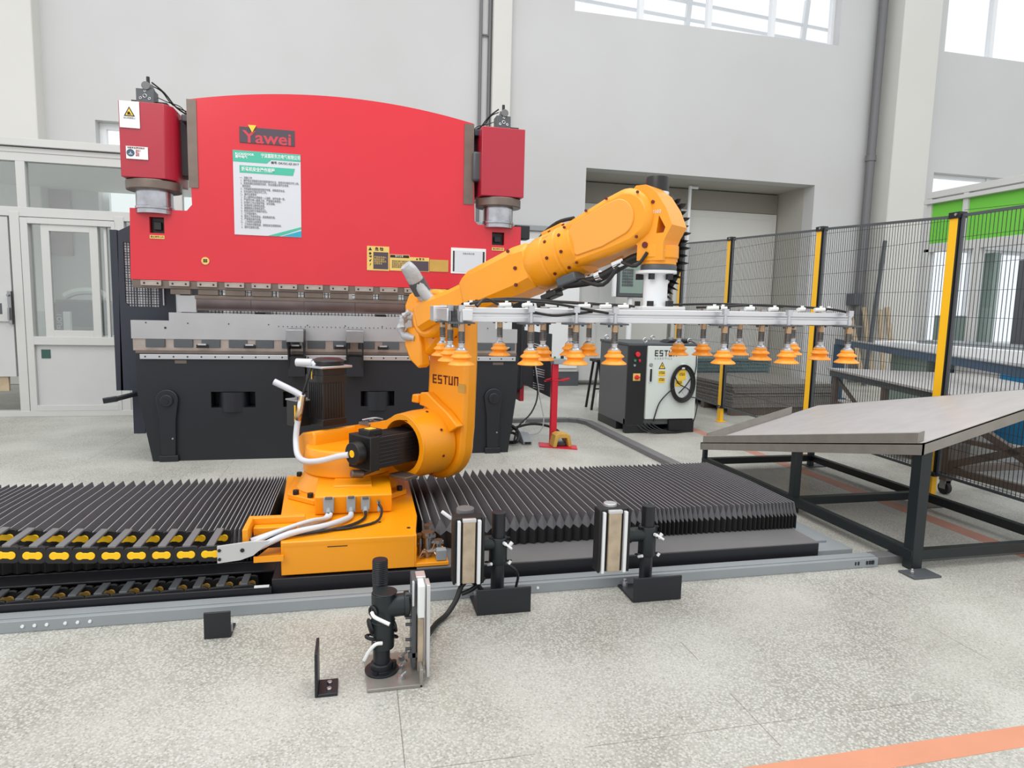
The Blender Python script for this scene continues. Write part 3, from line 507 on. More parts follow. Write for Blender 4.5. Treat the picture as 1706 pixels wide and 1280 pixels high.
a = MB().cyl((-1.345, 6.592, 1.855), (-1.345, 6.60, 1.855), .034, n=24).build('round_label', 'label_yellow', pb); text('lettering', '55', .036, (-1.345, 6.591, 1.855), 'ink', a, align='CENTER', bold=.002)
# ---- small things at the right of the press ----
ft = thing('pedal_stand', 'red upright pedal stand with a tray ring and red floor plate', 'stand', (2.13, 6.88, 0))
MB().prism([(1.93, 6.80), (2.30, 6.62), (2.35, 6.80), (1.98, 7.02)], 'Z', 0, .012).build('base_plate', 'pole_red', ft); MB().box(2.08, 2.15, 6.90, 6.96, .012, .90).build('pole', 'pole_red', ft, .006)
MB().box(2.08, 2.22, 6.86, 7.0, .90, .96).build('switch_box', 'grey_paint', ft, .006); MB().cyl((2.185, 6.9, .96), (2.185, 6.9, .99), .018, n=12).cyl((2.11, 6.93, .96), (2.11, 6.93, .98), .012, n=10, m=1).build('push_button', ['black', 'button_green'], ft)
MB().tube([(1.97, 6.80, .73), (2.16, 6.80, .73), (2.30, 6.98, .73), (2.10, 6.98, .73)], .012, 8, closed=True, sub=1).build('ring', 'pole_red', ft)
fp = thing('foot_pedal', 'yellow foot pedal guard on the red stand plate', 'foot pedal', (2.17, 6.78, .012))
MB().prism([(2.06, .012), (2.085, .14), (2.12, .16), (2.21, .16), (2.25, .14), (2.275, .012), (2.235, .012), (2.215, .11), (2.12, .11), (2.10, .012)], 'Y', 6.72, 6.88).build('guard', 'tan', fp, .006); MB().box(2.11, 2.22, 6.78, 6.87, .014, .05).build('pedal', 'dark_grey', fp, .006)
gp = thing('pedal_switch', 'small grey pedal switch on the floor beside the press', 'foot switch', (1.84, 7.1, 0))
MB().prism([(6.93, 0), (7.25, 0), (7.25, .09), (7.1, .11), (6.93, .04)], 'X', 1.78, 1.88).build('body', 'grey_paint', gp, .008); MB().box(1.795, 1.865, 6.925, 6.935, .01, .035).build('opening', 'black', gp)
tag(MB().tube([(1.9, 7.12, 1.2), (1.93, 7.1, .85), (1.96, 7.05, .55), (1.88, 7.0, .35), (1.72, 6.95, .2), (1.66, 6.9, .02)], .009).build('power_cable', 'cable_black'), 'black cable drooping from the press guard to the floor', 'cable')
tag(MB().tube([(1.92, 7.1, 1.0), (1.98, 7.1, .6), (2.06, 7.12, .25), (2.02, 7.15, .1), (1.93, 7.2, .07), (1.85, 7.2, .1)], .007).tube([(1.80, 7.25, .05), (1.78, 7.3, .02), (1.9, 7.6, .02), (2.0, 7.7, .15)], .006).build('pedal_cable', 'cable_white'), 'thin white cable hanging down to the grey pedal switch', 'cable')
tag(MB().tube([(1.62, 7.2, .02), (1.75, 7.35, .10), (2.0, 7.45, .14), (2.2, 7.4, .12), (2.28, 7.2, .08), (2.26, 6.95, .02)], .016).build('air_hose', 'rubber'), 'black hose arching over the floor behind the red stand', 'hose')
tag(MB().tube([(1.62, 7.0, .02), (1.7, 6.9, .05), (1.75, 7.05, .12), (1.68, 7.15, .18), (1.62, 7.1, .1)], .02).tube([(1.63, 7.25, .02), (1.7, 7.2, .09), (1.78, 7.28, .05)], .016).build('cable_bundle', 'cable_black'), 'tangle of dark cables at the right foot of the press', 'cables')
# ================= CABLE TRAYS, RAIL, BELLOWS =================
def channel(name, pts, w, h, matn, label, bolts=()):
    m = MB()
    for a, b in zip(pts[:-1], pts[1:]): m.bar((*a, h / 2), (*b, h / 2), w, h)
    o = m.build(name, matn, None, .003); tag(o, label, 'cable tray')
    if bolts:
        q = MB()
        for x, y, z in bolts: q.cyl((x, y, z), (x, y - .006, z), .007, n=10)
        q.each('bolt_head', 'white_paint', o)
    return o
channel('cable_tray', [(-3.6, 3.28), (3.06, 3.28)], .10, .055, 'grey_paint', 'long grey cable tray running along the front of the robot rail', [(-1.46 + i * .048, 3.23, .03) for i in range(3)] + [(-1.29 + i * .05, 3.23, .03) for i in range(3)] + [(.88 + i * .05, 3.23, .03) for i in range(2)])
MB().box(-3.6, 3.06, 3.255, 3.30, .055, .060).build('tray_lid', 'grey_paint', bpy.data.objects['cable_tray'], .001)
h = MB()
for x in (2.90, 2.92, 2.98, 3.0, 3.02): h.box(x - .004, x + .004, 3.227, 3.231, .02, .04)
h.each('slot', 'black', bpy.data.objects['cable_tray'])
channel('cable_tray', [(3.0, 5.45), (2.96, 8.1), (2.88, 8.28), (2.75, 8.36), (1.6, 8.36)], .11, .05, 'mid_grey', 'grey cable tray turning round behind the bellows towards the press', ())
channel('cable_tray', [(3.07, 3.30), (5.2, 3.30)], .09, .05, 'mid_grey', 'dark grey cable tray passing under the sheet chute')
lr = thing('linear_rail', 'long black floor rail carrying the robot, with folded dust bellows', 'robot rail', (0, 4.1, 0))
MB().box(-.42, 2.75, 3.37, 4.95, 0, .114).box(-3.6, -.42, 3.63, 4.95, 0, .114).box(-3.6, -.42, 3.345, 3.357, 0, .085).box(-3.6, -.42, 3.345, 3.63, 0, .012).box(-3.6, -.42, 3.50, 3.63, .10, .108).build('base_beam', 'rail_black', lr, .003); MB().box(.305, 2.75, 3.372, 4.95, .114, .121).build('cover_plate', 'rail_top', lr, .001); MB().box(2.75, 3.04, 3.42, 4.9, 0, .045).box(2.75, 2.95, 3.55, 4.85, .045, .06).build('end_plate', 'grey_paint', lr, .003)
MB().box(2.70, 2.80, 3.66, 4.86, .045, .14).build('end_bracket', 'grey_paint', lr, .003)
PL = [-2.237, -2.189, -2.147, -2.104, -2.065, -2.025, -1.978, -1.93, -1.886, -1.827, -1.769, -1.71, -1.647, -1.584, -1.524, -1.462, -1.398, -1.34, -1.282, -1.227, -1.171, -1.119, -1.07, -1.023, -0.977, -0.929, -0.885, -0.844, -0.807, -0.771, -0.743, -0.713, -0.688, -0.662, -0.638, -0.616, -0.593, -0.573, -0.554, -0.537, -0.52, -.505, -.49]
PL = [-3.55 + .05 * i for i in range(26)] + PL
PR = [.36, 0.405, 0.46, 0.535, 0.602, 0.666, 0.728, 0.788, 0.843, 0.9, 0.955, 1.013, 1.068, 1.127, 1.179, 1.232, 1.288, 1.343, 1.397, 1.45, 1.504, 1.556, 1.605, 1.649, 1.693, 1.73, 1.766, 1.796, 1.825, 1.854, 1.883, 1.912, 1.941, 1.97, 1.999, 2.031, 2.065, 2.101, 2.14, 2.179, 2.22, 2.261, 2.3, 2.34, 2.377, 2.412, 2.447, 2.48, 2.51, 2.541, 2.569, 2.598, 2.624, 2.65, 2.676, 2.7, 2.724, 2.748, 2.772]
def bellows(P, label):                           # zigzag roof with light piping on every ridge and dark skirts
    def sec(x, p):
        a, z1, z2, b = (3.625, .205, .286, 4.79) if p else (3.648, .222, .232, 4.755)
        return [(x, a, .122), (x, a, z1), (x, a + (.035 if p else .004), z2), (x, 4.20, z2 + .008), (x, b - .003, z2), (x, b, z1), (x, b, .122), (x, 4.2, .1215)]
    S_ = []
    for i, x in enumerate(P):
        S_ += [(sec(x - .0022, True), 1), (sec(x + .0022, True), 0)]
        if i + 1 < len(P): S_.append((sec((x + P[i + 1]) / 2, False), 0))
    m = MB(); n = 8; m.V = [Vector(v) for r, _ in S_ for v in r]
    for i in range(len(S_) - 1):
        for j in range(n):
            mi = 2 if j in (0, 5, 6, 7) else (1 if S_[i][1] and j in (2, 3) else 0)
            m.F.append([i * n + j, i * n + (j + 1) % n, (i + 1) * n + (j + 1) % n, (i + 1) * n + j]); m.I.append(mi)
    for k in (0, (len(S_) - 1) * n): m.F.append([k + j for j in range(n)]); m.I.append(2)
    return m.build('bellows', ['bellows', 'bellows_edge', 'rubber'], lr, smooth=0, label=label)
bellows(PL, 'left bellows, stretched wide near the photo edge'); bellows(PR, 'right bellows, packed tight at the far end')
# ================= ENERGY CHAIN =================
ec = thing('cable_chain', 'black drag chain with yellow link inserts, left of the robot', 'drag chain', (-1.4, 3.47, .12))
def dogbone(x, z, L=.082, R=.0185):
    return [(x + (L / 2 - R) + R * math.cos(math.radians(a)), z + R * math.sin(math.radians(a))) for a in range(-130, 131, 26)] + [(x - (L / 2 - R) + R * math.cos(math.radians(a)), z + R * math.sin(math.radians(a))) for a in range(50, 311, 26)]
def link_proto(name, insert, i2, front=True, yb=3.592):
    l = MB()
    for y in (3.36, yb):
        pr_ = [(-.060, -.030), (-.048, -.040), (.035, -.040), (.050, -.034), (.056, .0), (.050, .036), (.035, .042), (-.045, .036), (-.058, .028)]
        l.prism(pr_, 'Y', y, y + .016)
    l.box(-.018, .018, 3.36, yb + .016, .036, .048, 1).box(-.018, .018, 3.376, yb, -.042, -.034)
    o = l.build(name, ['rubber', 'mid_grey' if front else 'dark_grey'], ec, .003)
    def db(y0, y1, mt): 
        return MB().prism(dogbone(0, 0), 'Y', y0, y1).build('link_insert', mt, o, .002)
    if front: db(3.354, 3.361, insert)
    db(yb - .008, yb, i2)
    return o
def build_chain():
    up = link_proto('chain_link', 'yellow', 'yellow'); lo = link_proto('chain_link', 'yellow', 'tan', False, 3.47); base_u = up.location.copy(); base_l = lo.location.copy()  # lower run's shadow painted in: tan inserts and darker crossbars
    def place(proto, base, x, z, ang, first):
        o = proto if first else copy_tree(proto, ec); o.parent = ec
        o.location = base + Vector((x, 0, z)); o.rotation_euler = (0, ang, 0)
    for i in range(19):
        x = -.70 - i * .1085
        t = max(0, (-x - .7)); z = .268 + .030 * t + .030 * t * t
        place(up, base_u, x, z, math.atan(.03 + .06 * t), i == 0)
    for i in range(20): place(lo, base_l, -.55 - i * .1085, .058, 0, i == 0)
build_chain()
MB().box(-.50, -.43, 3.343, 3.36, .085, .092).build('tray_clip', 'white_paint', ec)
MB().prism([(-.665, .225), (-.665, .31), (-.52, .325), (-.42, .325), (-.50, .255), (-.56, .235)], 'Y', 3.340, 3.352).cyl((-.655, 3.336, .245), (-.655, 3.341, .245), .008, n=10, m=1).cyl((-.655, 3.336, .290), (-.655, 3.341, .290), .008, n=10, m=1).cyl((-.55, 3.336, .285), (-.55, 3.341, .285), .010, n=10, m=1).build('end_bracket', ['panel_grey', 'black'], ec, label='light grey end bracket of the upper run')
# ================= ROBOT CARRIAGE =================
ca = thing('robot_carriage', 'orange steel carriage under the robot, with cable bracket at left', 'carriage', (-.04, 4.0, .12))
topp = [(-.375, 3.38), (.297, 3.38), (.335, 3.72), (.345, 4.72), (-.475, 4.72), (-.415, 3.70)]
MB().prism(topp, 'Z', .262, .30).build('top_plate', 'orange', ca, .006); MB().box(-.375, .297, 3.38, 3.40, .125, .285).prism([(-.36, 3.40), (.28, 3.40), (.28, 4.7), (-.40, 4.7)], 'Z', .122, .262).build('skirt', 'orange', ca, .004)
MB().box(.297, .475, 3.38, 3.62, .125, .145).box(.297, .303, 3.38, 3.70, .125, .30).build('side_tray', 'orange', ca, .003)
MB().box(-.555, -.27, 3.56, 3.60, .30, .375).box(-.555, -.53, 3.38, 3.60, .30, .375).box(-.52, -.30, 3.50, 3.55, .30, .34).build('chain_bracket', 'orange', ca, .004)
MB().prism([(-.50, 3.345), (-.36, 3.375), (-.36, 3.50), (-.45, 3.50)], 'Z', .222, .232).box(-.50, -.36, 3.345, 3.352, .215, .245).build('bracket_lip', 'orange', ca)
vl = MB()
for x, y, z, r, hh in ((.335, 3.50, .145, .018, .10), (.37, 3.47, .145, .022, .11), (.40, 3.52, .145, .016, .09), (.43, 3.48, .145, .018, .07), (.385, 3.56, .145, .02, .13)): vl.cyl((x, y, z), (x, y, z + hh), r, n=10).cyl((x, y, z + hh), (x, y, z + hh + .018), r * 1.4, n=6)
vl.cyl((.32, 3.5, .21), (.46, 3.5, .21), .012, n=8).cyl((.34, 3.45, .18), (.45, 3.45, .185), .010, n=8).cyl((.37, 3.47, .27), (.37, 3.47, .285), .034, n=12)
vl.build('valve_cluster', 'steel', ca); MB().box(.41, .465, 3.39, 3.44, .147, .205).build('valve_box', 'grey_paint', ca, .004)
MB().tube([(.32, 3.42, .16), (.35, 3.43, .2), (.38, 3.45, .16), (.41, 3.47, .22)], .004).tube([(.33, 3.44, .15), (.39, 3.46, .19), (.42, 3.42, .15)], .004).build('thin_hose', 'bronze', ca)
MB().cyl((.27, 3.5, .299), (.27, 3.5, .303), .01, n=10).cyl((.12, 3.62, .299), (.12, 3.62, .303), .008, n=10).each('screw_hole', 'ink', ca)
MB().box(-.15, -.05, 3.378, 3.381, .262, .266).build('slot_line', 'ink', ca)
# ================= SIX AXIS ROBOT =================
# built in its own frame: x = reach direction, y = across the arm, z = up; origin on the first axis at floor level
RB = thing('industrial_robot', 'orange six axis robot arm standing on the orange carriage', 'robot', (-.055, 4.35, 0), (0, 0, math.radians(-52)))
FR = W[RB]
def R_(): return MB(FR)
# pedestal is square to the carriage, so it is built in world axes
cx, cy = -.055, 4.35
oc = [(cx + a, cy + b) for a, b in ((-.36, -.20), (-.20, -.36), (.20, -.36), (.36, -.20), (.36, .20), (.20, .34), (-.20, .34), (-.36, .20))]
ped = MB().prism(oc, 'Z', .30, .335)
ped.lathe([(.33, .335), (.315, .36), (.285, .41), (.275, .432)], (cx, cy, 0), n=48)
ped = ped.build('pedestal', 'orange', RB, .006)
MB().prism([(3.80, .302), (3.78, .41), (3.84, .428), (4.15, .428), (4.15, .302)], 'X', cx - .18, cx + .25).box(cx - .08, cx + .14, 3.9, 4.12, .41, .44).build('connector_housing', 'orange', ped, .006)
bm_ = MB()
for a, b in ((-.31, -.225), (-.22, -.305), (.24, -.30), (.315, -.22), (-.325, .22), (-.2, .30), (.2, .30), (.33, .2)): bm_.cyl((cx + a, cy + b, .334), (cx + a, cy + b, .362), .020, n=6)
bm_.each('anchor_bolt', 'black', ped, bevel=.002)
for k, (x, w, hh) in enumerate(((-.158, .058, .085), (-.035, .05, .085), (.045, .05, .07), (.12, .02, .02))):
    pl = MB().cbox((x, 3.772, .365), (w, .035, hh), (math.radians(-8), 0, 0)).cbox((x, 3.765, .365 + hh / 2), (w * .7, .03, .012), (math.radians(-8), 0, 0), 1).cyl((x, 3.765, .345), (x, 3.735, .325), .016 if k < 3 else .009, n=14)
    pl.build('plug', ['grey_paint', 'dark_grey'], ped, .004)
# turret
tu = R_().lathe([(.275, .436), (.283, .445), (.283, .54), (.262, .60)], (0, 0, 0), n=56)
tu.prism([(-.27, .46), (-.27, .63), (-.22, .665), (-.10, .69), (-.085, .66), (-.085, .46)], 'Y', -.20, .16)
tu.prism([(-.085, .46), (-.085, .53), (.16, .53), (.16, .46)], 'Y', -.20, .16)
tu.prism([(-.22, .46), (-.20, .66), (-.06, .70), (.05, .725), (.16, .775), (.27, .815), (.36, .825), (.52, .62), (.42, .44), (.30, .42), (.12, .44)], 'Y', .30, .40)
turret = tu.build('turret', 'orange', RB, .012)
# casting wall around the shoulder motor, with the wavy cut-out
cut = [(-.06, .635), (-.03, .668), (.09, .685), (.16, .682), (.20, .668)] + [(.36 + .166 * math.cos(math.radians(a)), .615 + .166 * math.sin(math.radians(a))) for a in range(150, -131, -10)] + [(.20, .50), (-.05, .50)]
R_().prism([(-.26, .47), (-.26, .63), (-.10, .69), (.06, .725), (.20, .755), (.28, .795)] + [(.36 + .205 * math.cos(math.radians(a)), .615 + .205 * math.sin(math.radians(a))) for a in range(100, -100, -8)] + [(.22, .425), (.05, .44)], 'Y', .13, .17, holes=[cut]).build('shoulder_wall', 'orange', turret, .010)
C = circ(.36, .615, 1, n=56)
sh = R_(); ro, ri = .205, .165
def ring_y(r, y): return [(.36 + r * (p[0] - .36), y, .615 + r * (p[1] - .615)) for p in C]
sh.rings([ring_y(.158, .17), ring_y(.158, .40)] if False else [ring_y(.205, .15), ring_y(.214, .26), ring_y(.214, .405), ring_y(.205, .412), ring_y(.174, .412), ring_y(.174, .15)], closed=True)
sh.build('shoulder_drum', 'orange', turret, .003)
R_().prism(circ(.36, .615, .17, n=40), 'Y', .395, .41).build('drum_bulkhead', 'black', turret)
sb = R_()
for a in (30, 75, 120, 200, 250, 300, 345): sb.cyl((.36 + .214 * math.cos(math.radians(a)), .30, .615 + .214 * math.sin(math.radians(a))), (.36 + .219 * math.cos(math.radians(a)), .30, .615 + .219 * math.sin(math.radians(a))), .009, n=8)
sb.each('screw_head', 'maroon_ink', turret)
R_().box(-.05, .06, .12, .24, .70, .72).cyl((-.02, .2, .72), (-.02, .2, .735), .02, n=12).tube([(-.04, .14, .73), (.02, .2, .745), (.08, .22, .74)], .006).build('cable_clamp', 'steel', turret, .003)
# shoulder (second axis) motor
def sq_motor(name, c, ax, L, w, parent, matn='motor_black', fins=True):
    m = R_(); ax = Vector(ax).normalized(); up = Vector((0, 0, 1)) if abs(ax.z) < .9 else Vector((1, 0, 0)); s = ax.cross(up).normalized(); u = s.cross(ax)
    Rm = Matrix((ax, s, u)).transposed(); c = Vector(c); m.cbox(c, (L, w * .93, w * .93), Rm)
    for k in (-.44, .30): m.cbox(c + ax * L * k, (L * .12, w, w), Rm)
    if fins:
        for i in range(7):
            t = (i - 3) * w * .11
            for sg in (-1, 1): m.cbox(c + s * sg * w * .475 + u * t - ax * L * .08, (L * .62, w * .03, w * .03), Rm); m.cbox(c + u * sg * w * .475 + s * t - ax * L * .08, (L * .62, w * .03, w * .03), Rm)
    return m, Rm, c, ax, s, u
m, Rm, c, ax, s, u = sq_motor('m', (.36, .085, .625), (0, 1, 0), .56, .205, RB)
m.cyl(c - ax * .28, c - ax * .335, .072, .066, n=28); m.cbox(c - ax * .20 + u * .115, (.10, .10, .035), Rm)
mo = m.build('shoulder_motor', 'motor_black', RB, .006)
R_().cyl(c - ax * .335, c - ax * .337, .022, n=20).build('round_label', 'yellow', mo); R_().cbox(c - ax * .20 + u * .134, (.05, .05, .004), Rm).build('white_sticker', 'label_gold', mo)
R_().box(.40, .55, .0, .10, .45, .47).cyl((.36, -.2, .49), (.30, -.02, .49), .018, n=10).cyl((.34, -.24, .50), (.36, -.17, .49), .025, n=10).build('cable_glands', 'brown_steel', mo, .003)
# first axis motor standing on the turret
m, Rm, c, ax, s, u = sq_motor('m', (-.18, -.04, .90), (0, 0, 1), .38, .185, RB)
m2 = m.build('base_motor', 'motor_black', RB, .006)
R_().prism([(-.30, -.16), (-.30, .08), (-.06, .08), (-.06, -.16)], 'Z', 1.085, 1.10).build('top_flange', 'bright_steel', m2, .004)
R_().lathe([(.10, 1.10), (.105, 1.13), (.075, 1.145), (.0, 1.148)], (-.17, -.03, 0), n=24).box(-.33, -.25, -.14, -.04, 1.09, 1.13).build('motor_cap', 'motor_black', m2, .006)
R_().cyl((-.29, -.19, 1.115), (-.20, -.13, 1.115), .026, n=14).cyl((-.20, -.13, 1.115), (-.17, -.12, 1.10), .02, n=12).build('connector', 'cable_white', m2, .004); R_().box(-.205, -.195, -.137, -.135, 1.01, 1.075).build('sticker_strip', 'label_gold', m2)
jb = R_().box(-.36, -.24, -.22, -.10, .70, .865).build('junction_box', 'motor_black', m2, .004, label='square black box beside the base motor')
R_().box(-.365, -.235, -.225, -.095, .865, .875).box(-.29, -.27, -.20, -.17, .875, .925).build('box_lid', 'grey_paint', jb, .002); R_().box(-.27, -.255, -.222, -.220, .73, .84).build('yellow_strip', 'yellow', jb)
R_().tube([(-.37, -.3, .99), (-.27, -.22, .93), (-.22, -.19, .90)], .021, 10).build('grey_connector', 'cable_white', m2)
R_().tube([(-.19, -.14, 1.10), (-.19, -.17, 1.02), (-.20, -.19, .95), (-.21, -.20, .90)], .008).build('thin_cable', 'cable_black', m2)
R_().tube([(-.22, -.19, .91), (-.20, -.22, .86), (-.19, -.235, .80), (-.20, -.24, .75), (-.20, -.25, .70), (-.18, -.27, .62), (-.10, -.31, .555), (.02, -.34, .54), (.15, -.32, .56), (.27, -.28, .60), (.33, -.25, .615)], .019, 10).build('motor_conduit', 'cable_white', RB)
R_().tube([(-.21, -.20, .90), (-.19, -.235, .80), (-.20, -.24, .76)], .023, 10, sub=4).build('conduit_sleeve', 'bronze', RB)
# lower arm
P0, P1 = (.36, .615), (.47, 1.42)
out = [(P0[0] + .262 * math.cos(math.radians(a)), P0[1] + .262 * math.sin(math.radians(a))) for a in range(170, 366, 8)] + [(.632, .72), (.636, .85), (.640, 1.0), (.645, 1.2), (.640, 1.38)]
out += [(.48 + .162 * math.cos(math.radians(a)), 1.42 + .158 * math.sin(math.radians(a))) for a in range(0, 186, 10)] + [(.298, 1.22), (.292, 1.0), (.285, .88), (.23, .80), (.13, .72)]
la = R_().prism(out, 'Y', .418, .535)
la = la.build('lower_arm', 'orange', RB, .028)
R_().prism(circ(.36, .615, .205, n=44), 'Y', .395, .425).build('arm_joint_ring', 'orange', la, .006)
estun('lettering', FR.to_3x3() @ Vector((.345, .4165, .995)) + FR.translation, FR.to_3x3() @ Vector((1, 0, 0)), (0, 0, 1), FR.to_3x3() @ Vector((0, -1, 0)), .058, 'maroon_ink', la)
R_().prism([(.275, .845), (.285, .93), (.35, .935), (.42, .89), (.54, .82), (.63, .745), (.56, .70), (.50, .69), (.45, .72), (.42, .80), (.33, .84)], 'Y', .36, .42).prism([(.22, .86), (.23, .915), (.285, .915), (.285, .86)], 'Y', .34, .40).prism([(.44, .79), (.47, .80), (.53, .70), (.50, .685)], 'Y', .33, .42).build('stop_block', 'orange', la, .008)
R_().box(.575, .635, .4155, .4178, .955, 1.01).build('type_plate', 'tan', la)
# elbow housing
el = R_()
prof = [(.46 + .165 * math.cos(math.radians(a)), 1.44 + .165 * math.sin(math.radians(a))) for a in range(-70, 150, 10)] + [(.27, 1.50), (.245, 1.42), (.26, 1.30), (.32, 1.20), (.40, 1.18)]
el.prism(prof, 'Y', .30, .425).prism(circ(.485, 1.42, .12, n=36), 'Y', .20, .30)
el = el.build('elbow_housing', 'orange', RB, .025)
R_().prism([(.27, 1.36), (.235, 1.33), (.24, 1.24), (.29, 1.15), (.37, 1.10), (.40, 1.12), (.39, 1.25), (.36, 1.36)], 'Y', .26, .34).prism([(.25, 1.40), (.24, 1.50), (.28, 1.57), (.36, 1.60), (.36, 1.50), (.30, 1.42)], 'Y', .26, .34).build('elbow_cover', 'orange', el, .012)
eb = R_()
for i in range(16):
    a = math.radians(60 + i * 16); eb.cyl((.485 + .128 * math.cos(a), .425, 1.42 + .128 * math.sin(a)), (.485 + .128 * math.cos(a), .409, 1.42 + .128 * math.sin(a)), .007, n=8)
for i in range(9):
    a = math.radians(80 + i * 24); eb.cyl((.46 + .13 * math.cos(a), .30, 1.43 + .13 * math.sin(a)), (.46 + .13 * math.cos(a), .296, 1.43 + .13 * math.sin(a)), .006, n=8)
eb.each('bolt_head', 'maroon_ink', el)
R_().tube([(.32, .27, 1.43), (.27, .24, 1.42), (.235, .235, 1.37), (.255, .24, 1.31), (.33, .27, 1.29)], lambda t: .024 + .006 * math.sin(t * 25), 10).tube([(.31, .24, 1.46), (.27, .22, 1.42), (.27, .22, 1.36)], lambda t: .018 + .005 * math.sin(t * 21), 8).build('wrapped_cable', 'cloth_silver', RB)
R_().tube([(.48, .05, 1.735), (.49, .09, 1.69), (.49, .16, 1.60), (.50, .22, 1.52)], lambda t: .036 + .012 * math.sin(t * 3), 12).tube([(.49, .10, 1.70), (.52, .14, 1.60), (.58, .20, 1.51), (.66, .24, 1.46)], .032, 10).build('cable_sleeve', 'cloth_silver', RB)
R_().tube([(.49, .125, 1.65), (.491, .15, 1.615), (.494, .175, 1.58)], .052, 12).build('sleeve_strap', 'dark_grey', RB)
# forearm, along its own inclined axis
E0 = Vector((.46, .23, 1.43)); E1 = Vector((2.04, .22, 1.965)); ad = (E1 - E0).normalized(); sd = Vector((0, 1, 0)); ud = ad.cross(sd) * -1; ud = -(sd.cross(ad)) if (sd.cross(ad)).z < 0 else sd.cross(ad)
FA = FR @ Matrix((( ad.x, 0, ud.x, E0.x), (ad.y, 1, ud.y, E0.y), (ad.z, 0, ud.z, E0.z), (0, 0, 0, 1)))
LA = (E1 - E0).length
def A_(): return MB(FA)
def sec(x, hy, hz, c, cy_=0, cz=0): return [(x, cy_ + y, cz + z) for y, z in ((-hy, -hz + c), (-hy, hz - c), (-hy + c, hz), (hy - c, hz), (hy, hz - c), (hy, -hz + c), (hy - c, -hz), (-hy + c, -hz))]
fa = A_().rings([sec(-.02, .09, .09, .03, .02), sec(.10, .09, .085, .03), sec(.30, .085, .075, .03), sec(.44, .09, .075, .03)]).build('forearm_root', 'orange', RB, .012)
fb = A_().rings([sec(.43, .11, .09, .03), sec(.50, .125, .115, .04), sec(.84, .13, .125, .045), sec(.93, .12, .12, .05)]).build('forearm_box', 'orange', RB, .010)
sc_ = A_()
for x, z in ((.84, .10), (.86, -.0), (.84, -.085), (.55, -.08)): sc_.cyl((x, -.128, z), (x, -.135, z), .010, n=8)
sc_.each('screw_head', 'maroon_ink', fb)
AX = (1, 0, 0)
fj = A_().lathe([(.10, .88), (.128, .92), (.140, .97), (.140, 1.03), (.136, 1.035), (.136, 1.045), (.142, 1.05), (.142, 1.12), (.138, 1.125), (.138, 1.135), (.143, 1.14), (.138, 1.22), (.11, 1.24)], (0, 0, -.005), AX, 48).build('forearm_joint', 'orange', RB, .002)
jb_ = A_()
for i in range(10):
    a = math.radians(i * 36 + 8); jb_.cyl((1.075, .142 * math.cos(a), -.005 + .142 * math.sin(a)), (1.075, .147 * math.cos(a), -.005 + .147 * math.sin(a)), .009, n=6).cyl((1.165, .142 * math.cos(a), -.005 + .142 * math.sin(a)), (1.165, .147 * math.cos(a), -.005 + .147 * math.sin(a)), .009, n=6)
jb_.each('joint_bolt', 'maroon_ink', fj)
A_().box(1.0, 1.14, -.03, .05, .13, .152).build('joint_pad', 'orange', fj, .006)
# wrist casing: long rounded body along the forearm
def wprof(o): return [(1.20, -.115), (1.13, -.05), (1.14, .04), (1.21, .115), (1.45, .140), (1.53, .142)] + [(1.525 + .135 * math.cos(math.radians(a)), .008 + .135 * math.sin(math.radians(a))) for a in range(80, -60, -12)] + [(1.53, -.125), (1.40, -.125)]
wr_ = A_().prism(wprof(0), 'Y', -.115, .115).build('wrist_casing', 'orange', RB, .03)
A_().prism([(1.235, -.07), (1.18, -.02), (1.185, .03), (1.25, .085), (1.46, .105)] + [(1.49 + .088 * math.cos(math.radians(a)), .018 + .088 * math.sin(math.radians(a))) for a in range(70, -75, -12)] + [(1.38, -.08)], 'Y', -.122, -.112).build('cover_panel', 'orange_gloss', wr_, .006, label='smooth orange wrist cover with its gloss painted paler')
ws = A_()
for x, z in ((1.22, -.10), (1.20, .09), (1.34, .118), (1.46, .128), (1.62, .09), (1.56, -.10)): ws.cyl((x, -.113, z), (x, -.119, z), .007, n=8)
ws.each('screw_head', 'maroon_ink', wr_)
# wrist head turning down to the tool flange (vertical axis through TX, TY)
TX, TY = 2.03, .22
hd = R_()
hd.prism([(1.86, 1.86), (1.88, 2.0), (1.94, 2.07), (1.99, 2.07), (2.045, 2.03), (2.095, 1.96), (2.128, 1.885), (2.10, 1.835), (2.09, 1.81), (2.09, 1.73), (1.96, 1.73), (1.96, 1.80)], 'Y', TY - .085, TY + .07, holes=[[(2.052, 1.85), (2.062, 1.93), (2.096, 1.875), (2.088, 1.852)]])
hd = hd.build('wrist_head', 'orange', RB, smooth=32)
R_().cyl((2.0, TY - .085, 1.80), (2.0, TY - .091, 1.80), .014, n=14).cyl((2.03, TY - .085, 1.99), (2.03, TY - .091, 1.99), .008, n=8).each('screw_head', 'maroon_ink', hd)
R_().lathe([(.088, 1.80), (.089, 1.745), (.080, 1.74), (.080, 1.715), (.074, 1.712)], (TX, TY, 0), n=40).build('wrist_collar', 'orange', RB, .002)
R_().lathe([(.080, 1.714), (.083, 1.708), (.083, 1.688), (.07, 1.686)], (TX, TY, 0), n=40).build('tool_flange', 'dark_grey', RB, .002)
wt = text('lettering', 'ER50-2100', .022, (1.975, TY - .0865, 1.945), 'white_plastic', hd, R=Matrix(((1, 0, 0), (0, 0, -1), (0, 1, 0))), frame=FR)
# motor on the head
R_().cyl((1.955, .335, 1.88), (1.955, .335, 2.04), .042, n=28).lathe([(.046, 2.04), (.055, 2.05), (.055, 2.13), (.052, 2.14), (.0, 2.142)], (1.945, .335, 0), n=32).build('wrist_motor', 'motor_black', RB, .002)
R_().lathe([(.0565, 2.055), (.0565, 2.068)], (1.945, .335, 0), n=28).build('motor_band', 'white_paint', RB)
